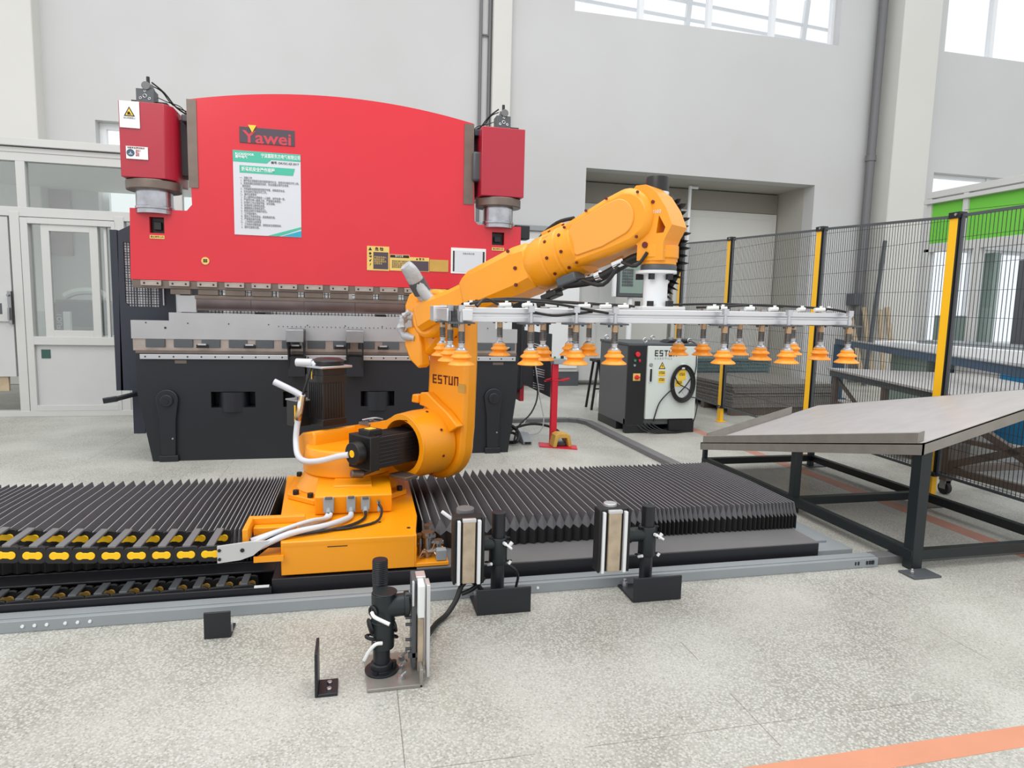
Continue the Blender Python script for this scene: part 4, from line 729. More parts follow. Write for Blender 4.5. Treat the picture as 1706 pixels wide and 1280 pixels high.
# dress pack with flexible fins at the outside of the head
dp = R_(); path = smooth_path([Vector(p) for p in ((1.99, .38, 2.05), (2.035, .38, 1.99), (2.06, .38, 1.90), (2.065, .375, 1.80), (2.06, .365, 1.70), (2.03, .35, 1.62), (2.0, .33, 1.57))], 3)
dp.tube(path, .014, 10, sub=1); dpo = dp.build('dress_hose', 'rubber', RB)
fn = R_()
for i in range(2, len(path) - 1, 1):
    t = (path[i + 1] - path[i - 1]).normalized(); fn.cyl(path[i] - t * .004, path[i] + t * .006, .046 if i % 2 else .036, .016, 7)
fn.each('hose_fin', 'rubber', dpo)
# cables under the wrist casing
wc = A_(); wc.tube([(1.10, -.08, -.17), (1.25, -.06, -.20), (1.36, -.05, -.19), (1.48, -.04, -.17), (1.56, -.04, -.18), (1.62, -.04, -.14)], .022, 10).tube([(1.22, -.10, -.19), (1.33, -.11, -.25), (1.42, -.09, -.19)], .010, 8).tube([(1.45, -.1, -.18), (1.52, -.11, -.225), (1.58, -.09, -.18)], .008, 8)
wco = wc.build('wrist_cable', 'cable_black', RB)
A_().cyl((1.38, -.06, -.17), (1.44, -.05, -.165), .026, n=12).cyl((1.58, -.05, -.17), (1.61, -.05, -.17), .032, n=12).cyl((1.64, -.05, -.17), (1.655, -.05, -.17), .034, n=12).cyl((1.28, -.07, -.19), (1.31, -.07, -.19), .026, n=12).each('hose_ring', 'chrome', wco, bevel=.002)
A_().cbox((1.13, -.06, -.155), (.12, .10, .05)).build('cable_guard', 'dark_grey', wco, .01)
A_().cbox((.99, -.05, -.19), (.10, .07, .03)).cbox((.93, -.05, -.21), (.06, .06, .04)).cbox((1.05, -.05, -.175), (.10, .07, .012)).build('lower_connector', 'motor_black', RB, .006)
A_().tube([(.78, .12, .10), (.88, .14, .19), (1.02, .12, .215), (1.14, .1, .19)], .010).build('back_hose', 'cable_black', RB)
# ================= cables from the chain to the pedestal =================
def loose(name, pts, r, matn, label, cat='cable', group=None):
    return tag(MB().tube(pts, r, 10).build(name, matn), label, cat, group)
loose('robot_cable', [(-.158, 3.73, .32), (-.18, 3.70, .305), (-.26, 3.58, .325), (-.40, 3.46, .325), (-.52, 3.42, .30)], .017, 'cable_white', 'white cable from the leftmost pedestal plug to the chain')
loose('robot_cable', [(-.145, 3.73, .325), (-.16, 3.68, .32), (-.25, 3.56, .345), (-.40, 3.44, .335), (-.52, 3.40, .29)], .011, 'cable_white', 'slim pale cable beside the leftmost white cable')
loose('robot_cable', [(-.035, 3.73, .32), (-.05, 3.66, .32), (-.16, 3.52, .33), (-.34, 3.43, .325), (-.50, 3.38, .27)], .016, 'cable_white', 'white cable from the second pedestal plug, lying furthest forward')
loose('robot_cable', [(.045, 3.74, .33), (.035, 3.66, .312), (-.06, 3.54, .312), (-.24, 3.46, .314), (-.40, 3.43, .31), (-.5, 3.44, .29)], .008, 'cable_black', 'dark thin cable from the third pedestal plug')
loose('robot_cable', [(.12, 3.75, .365), (.135, 3.70, .34), (.10, 3.60, .311), (-.05, 3.52, .309), (-.20, 3.50, .31)], .007, 'cable_black', 'dark thin cable from the rightmost small pedestal plug')
# ================= SUCTION GRIPPER =================
gx, gy = 1.31, 2.87
GR = thing('suction_gripper', 'long aluminium vacuum gripper frame with orange cups under the robot wrist', 'gripper', (gx, gy, 1.505))
fm = MB()
for y in (2.66, 3.08):
    fm = MB(); fm.prism([(y - .022, 1.448), (y + .022, 1.448), (y + .022, 1.47), (y + .014, 1.472), (y + .014, 1.482), (y + .022, 1.484), (y + .022, 1.505), (y - .022, 1.505), (y - .022, 1.484), (y - .014, 1.482), (y - .014, 1.472), (y - .022, 1.47)], 'X', .40, 2.235).build('long_profile', 'aluminium', GR, .002)
cb = MB()
for x in (.42, .80, .98, 1.20, 1.52, 1.86, 2.21): cb.box(x - .02, x + .02, 2.56 if x < .5 else 2.665, 3.075, 1.455, 1.498)
cb.each('cross_profile', 'aluminium', GR, bevel=.002)
MB().box(.335, .40, 2.99, 3.14, 1.44, 1.51).box(.345, .35, 2.6, 3.1, 1.45, 1.50).build('end_block', 'aluminium', GR, .003); MB().box(.40, .425, 2.70, 2.99, 1.42, 1.512).build('end_strip', 'dark_grey', GR)
ad_ = MB().box(1.25, 1.46, 2.78, 3.01, 1.506, 1.522).lathe([(.0605, 1.522), (.056, 1.53), (.056, 1.665), (.0605, 1.67), (.093, 1.672), (.095, 1.676), (.095, 1.687)], (1.362, 2.894, 0), n=40)
ad_ = ad_.build('adapter_column', 'white_paint', GR, .002)
ab = MB()
for a in (20, 95, 160, 230, 300):
    ca_, sa = math.cos(math.radians(a)), math.sin(math.radians(a)); ab.box(1.362 + .075 * ca_ - .01, 1.362 + .075 * ca_ + .01, 2.894 + .075 * sa - .01, 2.894 + .075 * sa + .01, 1.645, 1.671).box(1.362 + .08 * ca_ - .01, 1.362 + .08 * ca_ + .01, 2.894 + .08 * sa - .01, 2.894 + .08 * sa + .01, 1.522, 1.545)
ab.each('adapter_bolt', 'black', ad_)
# air hoses and fittings lying on the frame
hp = [[(.44, 2.62, 1.52), (.55, 2.7, 1.535), (.75, 2.62, 1.53), (.95, 2.60, 1.50), (1.02, 2.61, 1.49)], [(.45, 2.9, 1.52), (.62, 2.72, 1.545), (.90, 2.70, 1.53), (1.16, 2.8, 1.525), (1.24, 2.85, 1.52)], [(.70, 2.62, 1.49), (.78, 2.61, 1.478), (.86, 2.60, 1.485), (.95, 2.61, 1.495)],
      [(1.50, 2.75, 1.52), (1.58, 2.66, 1.525), (1.75, 2.68, 1.535), (1.95, 2.66, 1.53), (2.12, 2.63, 1.52), (2.2, 2.62, 1.505)], [(.50, 3.05, 1.53), (.8, 2.95, 1.54), (1.1, 2.98, 1.53)], [(1.45, 3.0, 1.53), (1.8, 2.98, 1.54), (2.15, 3.04, 1.53)], [(.46, 2.58, 1.51), (.5, 2.62, 1.54), (.56, 2.66, 1.52)]]
for p in hp: MB().tube(p, .0055, 8).build('air_hose', 'cable_black', GR)
random.seed(3)
for i in range(16):
    x = .46 + i * .113 + random.uniform(-.02, .02); y = random.choice((2.60, 2.66, 2.7)); a = random.uniform(-.8, .8); c_ = Vector((x, y, 1.518)); d = Vector((math.cos(a), math.sin(a) * .5, .05)) * .026
    if 1.2 < x < 1.48: continue
    f = MB().cyl(c_ - d, c_ + d, .009, n=10).cyl(c_ + d * .3 + Vector((0, 0, 0)), c_ + d * .3 + Vector((0, 0, .016)), .007, n=8).cyl(c_ + d, c_ + d * 1.35, .0075, n=8, m=1); f.build('hose_fitting', ['white_plastic', 'black'], GR, .001)
# suction cups
def cup_proto():
    c = MB().lathe([(.016, 1.337), (.026, 1.335), (.029, 1.329), (.027, 1.324), (.040, 1.314), (.043, 1.309), (.031, 1.301), (.036, 1.294), (.050, 1.284), (.0535, 1.279), (.050, 1.2765), (.02, 1.30)], (0, 0, 0), n=32).build('suction_cup', 'cup', GR, 0, smooth=60)
    MB().lathe([(.024, 1.340), (.024, 1.335), (.018, 1.344), (.012, 1.348), (.012, 1.358), (.014, 1.360), (.014, 1.364), (.007, 1.366), (.007, 1.44)], (0, 0, 0), n=18).build('fitting', 'bright_steel', c)
    sp = MB(); sp.tube([(.013 * math.cos(i * .9), .013 * math.sin(i * .9), 1.366 + i * .00078) for i in range(58)], .0023, 5, sub=1); sp.build('spring', 'spring', c)
    MB().lathe([(.010, 1.408), (.0135, 1.411), (.0135, 1.44), (.018, 1.442), (.018, 1.4455)], (0, 0, 0), n=18).build('sleeve', 'bronze', c)
    MB().box(-.05, .05, -.028, .045, 1.441, 1.4475).cyl((-.03, -.01, 1.432), (-.03, -.01, 1.442), .006, n=8).cyl((.032, .01, 1.434), (.032, .01, 1.442), .006, n=8).build('mounting_plate', 'dark_grey', c)
    MB().cyl((0, 0, 1.446), (0, 0, 1.475), .0085, n=12).cyl((0, 0, 1.475), (0, 0, 1.50), .007, n=10).box(-.012, .012, -.01, .01, 1.49, 1.515).build('stem', 'bright_steel', c)
    return c
cup = cup_proto(); base = cup.location.copy()
spots = [(.402, 2.60), (.686, 2.60), (.878, 2.60), (1.049, 2.60), (1.558, 2.60), (1.873, 2.60), (2.187, 2.60), (.383, 2.79), (.80, 2.82), (1.866, 2.79), (2.19, 2.79), (.390, 3.10), (.664, 3.10), (1.02, 3.10), (1.115, 3.10), (1.60, 3.10), (1.725, 3.08), (1.945, 3.10), (2.27, 3.11)]
for i, (x, y) in enumerate(spots):
    o = cup if i == 0 else copy_tree(cup, GR); o.location = base + Vector((x, y, 0))
GR.rotation_euler = (0, -.010, 0); W[GR] = Matrix.Translation(GR.location) @ GR.rotation_euler.to_matrix().to_4x4()
# ================= TILTED SHEET CHUTE =================
ch = thing('sheet_chute', 'tilted grey sheet metal table on a black steel frame, right foreground', 'sheet table', (3.8, 4.4, 0))
X0, X1, Y0, Y1 = 3.205, 4.47, 3.13, 5.65
def zc(x, y): return .262 + (x - X0) * .275 + (Y1 - y) * .204
def slab(mb, x0, x1, y0, y1, dz0, dz1, m=0):
    vs = []
    for dz in (dz0, dz1):
        for x, y in ((x0, y0), (x1, y0), (x1, y1), (x0, y1)): vs.append((x, y, zc(x, y) + dz))
    return mb.add(vs, [(3, 2, 1, 0), (4, 5, 6, 7), (0, 1, 5, 4), (1, 2, 6, 5), (2, 3, 7, 6), (3, 0, 4, 7)], m)
tp = slab(MB(), X0, X1, Y0, Y1, -.008, 0).build('tray_top', 'sheet_steel', ch, 0, 0)
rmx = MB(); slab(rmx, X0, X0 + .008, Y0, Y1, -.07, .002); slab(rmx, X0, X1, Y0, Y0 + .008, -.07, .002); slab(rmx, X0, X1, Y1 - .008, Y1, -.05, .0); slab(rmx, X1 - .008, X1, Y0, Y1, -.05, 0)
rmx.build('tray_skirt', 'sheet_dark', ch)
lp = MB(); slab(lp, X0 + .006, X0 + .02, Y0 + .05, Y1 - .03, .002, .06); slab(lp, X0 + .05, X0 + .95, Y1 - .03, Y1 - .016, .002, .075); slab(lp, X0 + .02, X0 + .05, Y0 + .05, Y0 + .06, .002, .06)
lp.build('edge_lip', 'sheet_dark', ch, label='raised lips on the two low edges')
fr = MB(); t = .05
for x in (3.213, 4.376):
    fr.box(x, x + t, 3.147, 5.62, .06, .12)
for y in (3.147, 4.257, 5.574): fr.box(3.216, 4.42, y, y + t, .062, .118)
fr.box(3.22, 3.27, 3.2, 5.6, .121, .124)
fro = fr.build('base_frame', 'frame_black', ch, .004)
for x, y, w in ((3.205, 3.13, .085), (3.205, 4.25, .07), (3.205, 5.58, .05), (4.36, 3.13, .07), (4.36, 4.25, .07), (4.37, 5.58, .06)):
    l = MB(); zt = zc(x + w / 2, y + w / 2) - .012; l.box(x + .012, x + w, y + .012, y + w, .0, zt); l.build('leg', 'frame_black', ch, .003)
for x, y in ((3.12, 3.02), (4.36, 5.56), (4.36, 4.2)):
    f = MB().box(x, x + .19, y, y + .12, 0, .012); f.cyl((x + .04, y + .06, .012), (x + .04, y + .06, .03), .011, n=6, m=1).cyl((x + .04, y + .06, .03), (x + .04, y + .06, .042), .006, n=8, m=1); f.build('foot_plate', ['dark_grey', 'bright_steel'], ch, .002)
# ================= ROBOT CONTROLLER =================
co = thing('controller_cabinet', 'robot control cabinet with a white door and grey sides, right of the press', 'control cabinet', (3.67, 7.95, 0))
cx0, cx1, cy0, cy1, cz0, cz1 = 3.205, 4.12, 7.47, 8.42, .10, 1.10
MB().box(cx0, cx1, cy0 + .03, cy1, cz0, cz1 - .02).build('cabinet_body', 'controller_grey', co, .006)
MB().box(cx0 - .01, cx1 + .01, cy0 + .0, cy1 + .01, cz1 - .02, cz1 + .012).build('top_cover', 'dark_grey', co, .004)
MB().box(cx0, cx0 + .235, cy0, cy0 + .03, cz0, cz1 - .02).build('switch_panel', 'black', co, .003)
do = MB().box(cx0 + .245, cx1 - .0, cy0 - .02, cy0 + .025, .175, cz1 - .022).build('door', 'door_white', co, .006)
MB().prism([(cx0, .0), (cx0 + .02, .0), (cx0 + .02, .16), (cx1 - .32, .16), (cx1 - .32, .0), (cx1, .0), (cx1, .175), (cx0, .175)], 'Y', cy0 + .03, cy0 + .08).box(cx1 - .34, cx1, cy0 - .01, cy0 + .03, .0, .16).box(cx0, cx0 + .3, cy0, cy0 + .03, .0, .10).box(cx0, cx1, cy0 + .3, cy1, 0, .1).build('plinth', 'black', co, .003)
bt = MB().cyl((3.32, cy0, .975), (3.32, cy0 - .03, .975), .03, n=20).build('stop_button', 'button_red', co, .004); MB().cyl((3.35, cy0, .905), (3.35, cy0 - .02, .89), .014, n=12).build('lamp_button', 'button_red', co); MB().cyl((3.29, cy0, .90), (3.29, cy0 - .015, .90), .016, n=14).build('lamp_button', 'button_green', co); MB().cyl((3.288, cy0, .84), (3.288, cy0 - .012, .84), .014, n=14).build('lamp_button', 'grey_paint', co)
ms = MB().box(3.275, 3.37, cy0 - .006, cy0, .65, .74).build('main_switch', 'label_yellow', co, .002); MB().cyl((3.322, cy0 - .005, .695), (3.322, cy0 - .02, .695), .028, n=20).box(3.29, 3.36, cy0 - .035, cy0 - .015, .688, .702).build('switch_knob', 'button_red', ms)
hd_ = MB().box(3.475, 3.505, cy0 - .03, cy0 - .02, .63, .82).build('door_handle', 'white_plastic', do, .003); MB().box(3.483, 3.505, cy0 - .045, cy0 - .028, .645, .80).build('handle_grip', 'black', do, .004); MB().cyl((3.495, cy0 - .02, .85), (3.495, cy0 - .035, .85), .022, n=16).build('door_lock', 'grey_paint', do, .002)
estun('lettering', (3.54, cy0 - .0215, .955), (1, 0, 0), (0, 0, 1), (0, -1, 0), .074, 'ink', do)
text('lettering', 'R O B O T I C S', .034, (3.54, cy0 - .0215, .925), 'grey_ink', do)
tr_ = MB().prism([(3.60, .80), (3.69, .80), (3.645, .885)], 'Y', cy0 - .0225, cy0 - .020).build('warning_triangle', 'ink', do); MB().prism([(3.615, .808), (3.675, .808), (3.645, .868)], 'Y', cy0 - .024, cy0 - .0225).build('triangle_face', 'label_gold', do); MB().prism([(3.65, .855), (3.635, .835), (3.645, .835), (3.64, .812), (3.657, .84), (3.647, .84)], 'Y', cy0 - .025, cy0 - .024).build('flash_symbol', 'ink', do)
for z0, z1, x0, x1 in ((.715, .775, 3.60, 3.69), (.63, .69, 3.60, 3.69), (.665, .785, 3.86, 3.97), (.585, .66, 3.83, 3.93)):
    q = MB().box(x0, x1, cy0 - .0235, cy0 - .020, z0, z1).build('caution_label', 'label_gold', do); text('lettering', '注意安全\n当心触电', .019, ((x0 + x1) / 2, cy0 - .024, (z0 + z1) / 2 + .008), 'ink', q, align='CENTER')
MB().cbox((4.0, cy0 - .023, .53), (.13, .004, .12), (0, math.radians(-40), 0)).build('paper_note', 'paper', do)
for x, y in ((3.24, 8.3), (3.44, 7.53), (4.05, 7.55), (3.9, 8.3)): MB().torus((x, y, 1.145), (0, 1, 0), .026, .008, 18, 6).cyl((x, y, 1.11), (x, y, 1.125), .014, n=10).build('lifting_eye', 'bright_steel', co)
MB().box(3.90, 3.94, cy0 - .05, cy0 - .02, .80, .86).build('cable_hook', 'white_plastic', do, .003)
cl = MB()
for i in range(5):
    r = .125 + .012 * i; off = random.uniform(-.01, .01)
    cl.tube([(3.92 + off + r * math.cos(a) * .95, cy0 - .035 - .006 * i, .62 + (r + .06) * math.sin(a)) for a in [math.radians(k * 30) for k in range(12)]], .0075, 6, closed=True, sub=3)
cl.tube([(3.80, cy0 - .05, .72), (3.86, cy0 - .06, .62), (3.98, cy0 - .06, .56), (4.04, cy0 - .05, .50)], .0075, 6).tube([(4.03, cy0 - .05, .70), (3.96, cy0 - .06, .60), (3.87, cy0 - .05, .50)], .0075, 6)
cl.tube([(3.80, cy0 - .05, .56), (3.72, cy0 - .05, .50), (3.62, cy0 - .045, .38), (3.57, cy0 - .04, .22), (3.56, cy0 - .03, .15)], .008, 6).tube([(4.05, cy0 - .05, .66), (4.09, cy0 - .04, .80), (4.10, cy0 - .02, .95), (4.09, cy0 + .02, 1.12), (3.95, cy0 + .15, 1.14)], .007, 6).tube([(4.0, cy0 - .045, .45), (4.13, cy0 - .04, .42), (4.14, cy0, .2), (4.1, cy0 + .05, .02)], .006, 6)
tag(cl.build('teach_cable', 'cable_black'), 'black cable coiled on the door hook of the control cabinet', 'cable')
tpn = thing('teach_pendant', 'black teach pendant lying on top of the control cabinet', 'teach pendant', (3.95, 7.65, 1.112))
MB().prism([(3.74, 1.115), (3.80, 1.15), (4.05, 1.16), (4.09, 1.125), (4.0, 1.114)], 'Y', 7.58, 7.78).build('housing', 'black', tpn, .01); MB().cyl((3.86, 7.66, 1.155), (3.86, 7.66, 1.185), .02, n=12).box(3.80, 3.84, 7.6, 7.64, 1.15, 1.18).build('knob', 'grey_paint', tpn, .003)
cb_ = MB()
for i in range(5): cb_.tube([(3.35 + i * .05, cy0 + .02, .12), (3.42 + i * .06, cy0 - .04, .05), (3.55 + i * .07, cy0 - .08, .015), (3.8 + i * .05, cy0 - .06 + i * .01, .012), (4.0 + i * .03, cy0 + .0, .015)], .008, 6)
tag(cb_.build('floor_cables', 'cable_black'), 'loose black cables spilling from under the control cabinet door', 'cables')
st_ = thing('stool', 'thin black stand leg with a white bag behind the control cabinet', 'stand', (3.52, 9.35, 0))
for p, q in (((3.43, 9.3, 0), (3.52, 9.32, .74)), ((3.72, 9.3, 0), (3.62, 9.32, .74)), ((3.45, 9.6, 0), (3.53, 9.55, .74)), ((3.72, 9.6, 0), (3.62, 9.55, .74))): MB().bar(p, q, .03, .03).build('leg', 'rubber', st_)
MB().box(3.48, 3.68, 9.28, 9.6, .72, .76).build('seat', 'rubber', st_, .005); MB().bar((3.46, 9.31, .32), (3.70, 9.31, .32), .02, .02).build('rung', 'rubber', st_)
tag(MB().lathe([(.02, .02), (.07, .05), (.08, .15), (.05, .25), (.015, .30)], (3.55, 9.24, .0), n=12).build('plastic_bag', 'white_plastic'), 'small white plastic bag by the black stand leg', 'bag')
# ================= MACHINE CABINET AT THE BACK WALL =================
mc = thing('machine_cabinet', 'large pale machine cabinet against the back wall, behind the robot arm', 'machine', (4.0, 12.4, 0))
MB().box(2.2, 4.22, 12.3, 12.78, .28, 2.95).build('body', 'frame_alu', mc, .01); MB().box(2.25, 3.52, 12.27, 12.30, .35, 2.8).box(3.60, 4.19, 12.27, 12.30, .35, 2.8).build('door', 'white_paint', mc, .008)
MB().box(3.53, 3.59, 12.26, 12.30, .3, 2.3).build('door_gap', 'black', mc); MB().box(2.2, 4.25, 12.32, 12.78, 0, .28).build('plinth', 'dark_grey', mc); MB().box(2.1, 4.3, 12.25, 12.80, 2.95, 3.05).build('cornice', 'grey_paint', mc, .008)
MB().box(4.24, 5.0, 12.4, 12.95, .1, 2.9).box(4.60, 4.62, 12.39, 12.40, .1, 2.9).build('side_cabinet', 'panel_grey', mc, .006)
op = thing('operator_panel', 'grey operator panel with green keypad, seen behind the white adapter', 'control panel', (4.9, 11.6, 0))
MB().box(4.70, 5.25, 11.6, 11.8, 1.75, 2.9).build('housing', 'dark_grey', op, .02); MB().box(4.74, 5.2, 11.59, 11.60, 1.82, 2.35).build('keypad', 'cabinet_green', op, .003); MB().box(4.76, 5.18, 11.585, 11.60, 2.42, 2.8).build('screen', 'mid_grey', op, .003)
kb = MB()
for i in range(5):
    for j in range(6): kb.box(4.78 + i * .045, 4.812 + i * .045, 11.583, 11.59, 1.95 + j * .055, 1.99 + j * .055)
kb.build('keys', 'dark_grey', op); MB().cyl((5.0, 11.7, 0), (5.0, 11.7, 1.75), .05, n=16).lathe([(.2, 0), (.2, .03), (.05, .05)], (5.0, 11.7, 0)).build('stand', 'white_paint', op)
MB().box(4.62, 4.69, 11.62, 11.7, 1.75, 2.9).build('side_rail', 'white_paint', op, .01)
# ================= SAFETY FENCE =================
fe = thing('safety_fence', 'black wire mesh safety fence with yellow posts on the right', 'fence', (4.85, 6.5, 0))
posts = [(5.02, 9.75, 2.60), (4.92, 8.17, 2.52), (4.83, 6.25, 2.44), (4.70, 4.47, 2.35), (4.60, 2.6, 2.33)]
def pside(i): return Vector((posts[i][0], posts[i][1], 0))
for x, y, h in posts:
    p = MB().box(x - .025, x + .025, y - .022, y + .06, .006, h - .04).box(x - .06, x + .06, y - .05, y + .05, 0, .008)
    po = p.build('post', 'post_yellow', fe, .003)
    MB().box(x - .027, x + .028, y - .034, y - .022, .20, h - .03).build('clamp_strip', 'rubber', po, .002)
    MB().box(x - .036, x + .036, y - .045, y + .064, h - .05, h).box(x - .036, x + .036, y - .045, y + .064, .19, .225).each('bracket', 'black', po, bevel=.003)
    MB().cyl((x - .045, y - .01, h - .022), (x - .036, y - .01, h - .022), .011, n=10).cyl((x - .045, y - .01, .21), (x - .036, y - .01, .21), .009, n=10).each('bolt_head', 'bright_steel', po)
for i in range(len(posts) - 1):
    a, b = pside(i), pside(i + 1); d = (b - a); L = d.length; d.normalize(); a = a + d * .05; b = b - d * .075; L -= .125; ha, hb = posts[i][2] - .03, posts[i + 1][2] - .03; n = int(L / .0345)
    w = MB()
    for k in range(n + 1):
        t = k / n; q = a + (b - a) * t; w.cyl((q.x, q.y, .215), (q.x, q.y, ha + (hb - ha) * t), .0034, n=4)
    for k in range(11):
        z = .24 + k * .212; w.bar((a.x, a.y, z), (b.x, b.y, min(z, hb - .03)), .003, .003)
    pn_ = w.build('mesh_panel', 'wire', fe, smooth=0)
    MB().bar((a.x, a.y, ha), (b.x, b.y, hb), .022, .022).bar((a.x, a.y, .215), (b.x, b.y, .215), .02, .02).bar((a.x, a.y, .2), (a.x, a.y, ha), .02, .02).bar((b.x, b.y, .2), (b.x, b.y, hb), .014, .014).build('panel_frame', 'dark_grey', pn_)
# ================= THINGS BEYOND THE FENCE =================
def stack(name, x0, x1, y0, y1, z0, n, t, mt, label, cat, rz=0, jit=.02):
    m = MB(); R = Matrix.Rotation(rz, 3, 'Z'); c = Vector(((x0 + x1) / 2, (y0 + y1) / 2, 0))
    for i in range(n):
        d = Vector((random.uniform(-jit, jit), random.uniform(-jit, jit), 0)); m.cbox(c + d + Vector((0, 0, z0 + (i + .5) * t)), (x1 - x0, y1 - y0, t * .9), R)
    return tag(m.build(name, mt), label, cat)
stack('sheet_stack', 5.35, 7.05, 8.6, 10.3, .12, 16, .022, 'sheet_dark', 'tall stack of grey steel sheets on the floor beyond the fence', 'sheet stack')
for y, w_ in ((8.62, 'nearest'), (9.4, 'middle'), (10.15, 'farthest')): tag(MB().box(5.35, 7.05, y, y + .1, 0, .12).build('bearer', 'brown_frame'), w_ + ' wooden bearer beneath the tall grey sheet stack', 'bearer', 'bearers under the grey stack')
stack('sheet_stack', 5.5, 7.3, 10.6, 12.1, .1, 10, .06, 'sheet_teal', 'blue-green stack of sheets behind the grey sheet stack', 'sheet stack', .1)
tag(MB().box(5.6, 7.2, 10.8, 12.0, 0, .1).build('pallet', 'brown_frame'), 'low pallet under the blue-green sheet stack', 'pallet')
rk = thing('roller_rack', 'long blue steel rack crossing behind the fence posts', 'rack', (7.2, 7.6, 0), (0, 0, 0))
ra, rb_ = Vector((8.55, 10.4, 0)), Vector((5.42, 3.75, 0))
MB().bar(ra + Vector((0, 0, 1.035)), rb_ + Vector((0, 0, 1.035)), .12, .09).bar(ra + Vector((0, 0, 1.088)), rb_ + Vector((0, 0, 1.088)), .14, .014, 1).build('beam', ['blue_paint', 'bright_steel'], rk, .004)
for t_ in (.015, .985):
    p = ra + (rb_ - ra) * t_; MB().box(p.x - .07, p.x + .07, p.y - .07, p.y + .07, 0, .99).box(p.x - .12, p.x + .12, p.y - .12, p.y + .12, 0, .02).build('leg', 'blue_paint', rk, .006)
wtb = thing('work_table', 'low steel topped table with brown frame behind the fence', 'table', (6.1, 6.4, 0), (0, 0, 0))
MB().prism([(5.35, 4.9), (6.62, 4.45), (7.75, 6.9), (6.20, 7.72)], 'Z', .775, .80).build('tabletop', 'sheet_steel', wtb, .002); MB().prism([(5.42, 4.95), (5.50, 4.92), (6.28, 7.62), (6.20, 7.66)], 'Z', .70, .775).prism([(5.42, 4.95), (6.40, 4.62), (6.42, 4.69), (5.45, 5.02)], 'Z', .70, .775).build('apron', 'dark_grey', wtb)
for x, y in ((5.46, 5.0), (6.22, 7.55), (5.85, 6.3), (6.35, 4.7), (7.3, 6.9)): MB().box(x - .03, x + .03, y - .03, y + .03, 0, .70).build('leg', 'brown_frame', wtb)
MB().bar((5.46, 5.0, .35), (6.22, 7.55, .35), .04, .05).bar((5.85, 6.3, .12), (6.22, 7.5, .65), .03, .04).build('brace', 'brown_frame', wtb)
stack('sheet_stack', 5.7, 6.5, 5.6, 6.8, .18, 3, .03, 'mid_grey', 'thin dark sheets stored under the steel topped table', 'sheet stack', -.28)
for y, w_ in ((5.7, 'near'), (6.6, 'far')): tag(MB().box(5.75, 6.45, y, y + .1, 0, .18).build('bearer', 'brown_frame'), w_ + ' bearer under the thin sheets below the steel topped table', 'bearer', 'bearers under the table')
tl = thing('trolley', 'brown steel trolley with crossed braces behind the chute at the right edge', 'trolley', (5.3, 4.0, 0))
tf = MB(); A = (4.92, 4.55); B = (4.98, 3.45)
for p in (A, B, (5.9, 3.45), (5.9, 4.55)):
    MB().box(p[0] - .035, p[0] + .035, p[1] - .035, p[1] + .035, .12, .80).build('post', 'brown_frame', tl, .003)
    cs = MB().cyl((p[0] - .02, p[1], .055), (p[0] + .02, p[1], .055), .055, n=20).build('caster_wheel', 'rubber', tl, .003); MB().box(p[0] - .03, p[0] - .024, p[1] - .03, p[1] + .03, .05, .13).box(p[0] + .024, p[0] + .03, p[1] - .03, p[1] + .03, .05, .13).box(p[0] - .03, p[0] + .03, p[1] - .03, p[1] + .03, .12, .13).build('caster_fork', 'steel', cs)
tf.bar((*A, .77), (*B, .77), .05, .06).bar((*A, .22), (*B, .22), .05, .06).bar((*A, .72), (*B, .25), .05, .06).bar((*A, .25), (*B, .72), .05, .06).bar((*A, .50), (*B, .47), .04, .04).bar((*B, .77), (5.9, 3.45, .77), .05, .06).bar((*B, .22), (5.9, 3.45, .22), .05, .06).bar((*A, .77), (5.9, 4.55, .77), .05, .06).bar((*A, .22), (5.9, 4.55, .22), .05, .06).bar((5.9, 3.45, .77), (5.9, 4.55, .77), .05, .06)
tf.build('frame', 'brown_frame', tl, .003)
# pale boxes and machine beyond, in the right hand bay
bx = thing('machine_bench', 'pale bench machine with a blue end in front of the right glass partition', 'machine', (8.2, 7.2, 0))
MB().box(7.70, 8.50, 6.2, 8.6, .98, 1.14).build('bed', 'white_paint', bx, .01); MB().box(7.85, 8.45, 6.62, 7.3, 0, .98).build('pedestal', 'panel_grey', bx, .008); MB().box(7.85, 8.45, 7.75, 8.4, 0, .98).build('pedestal', 'cabinet_green', bx, .008); MB().box(7.85, 8.4, 7.45, 7.6, .2, .8).build('motor_box', 'blue_paint', bx, .02); MB().box(7.8, 8.5, 6.2, 6.6, 0, .98).build('end_cabinet', 'bright_blue', bx, .01); MB().box(7.8, 8.4, 6.3, 7.9, 1.14, 1.19).build('cover', 'grey_paint', bx, .008)
tag(MB().box(8.62, 8.9, 6.2, 7.2, 0, 2.3).build('dark_cabinet', 'dark_grey', bevel=.01), 'tall dark blue-grey cabinet at the right edge, in front of the glass', 'cabinet')
grp = 'wooden planks leaning on the back wall'
for i, (x, dx, h, lb) in enumerate(((10.75, .12, 1.62, 'leftmost wooden plank leaning on the back wall, seen through the fence'), (11.0, .05, 1.70, 'second wooden plank from the left on the back wall'), (11.28, -.04, 1.66, 'third wooden plank from the left, leaning near the downpipe'), (11.55, -.12, 1.72, 'rightmost wooden plank leaning at the broad pilaster'))):
    tag(MB().bar((x, 12.20, 0.02), (x + dx, 12.46 if x > 11.1 else (12.72 if x > 10.9 else 12.93), h), .10, .03).build('plank', 'wood'), lb, 'plank', grp)
jb2 = MB().box(10.80, 11.02, 12.75, 13.0, 1.75, 2.0).build('junction_box', 'dark_grey', bevel=.01); tag(jb2, 'small dark box on the wall above the leaning planks', 'junction box')
tag(MB().bar((10.72, 12.15, .02), (11.22, 12.46, 3.15), .06, .06).build('steel_bar', 'dark_grey'), 'tall dark steel bar leaning above the wooden planks', 'steel bar')
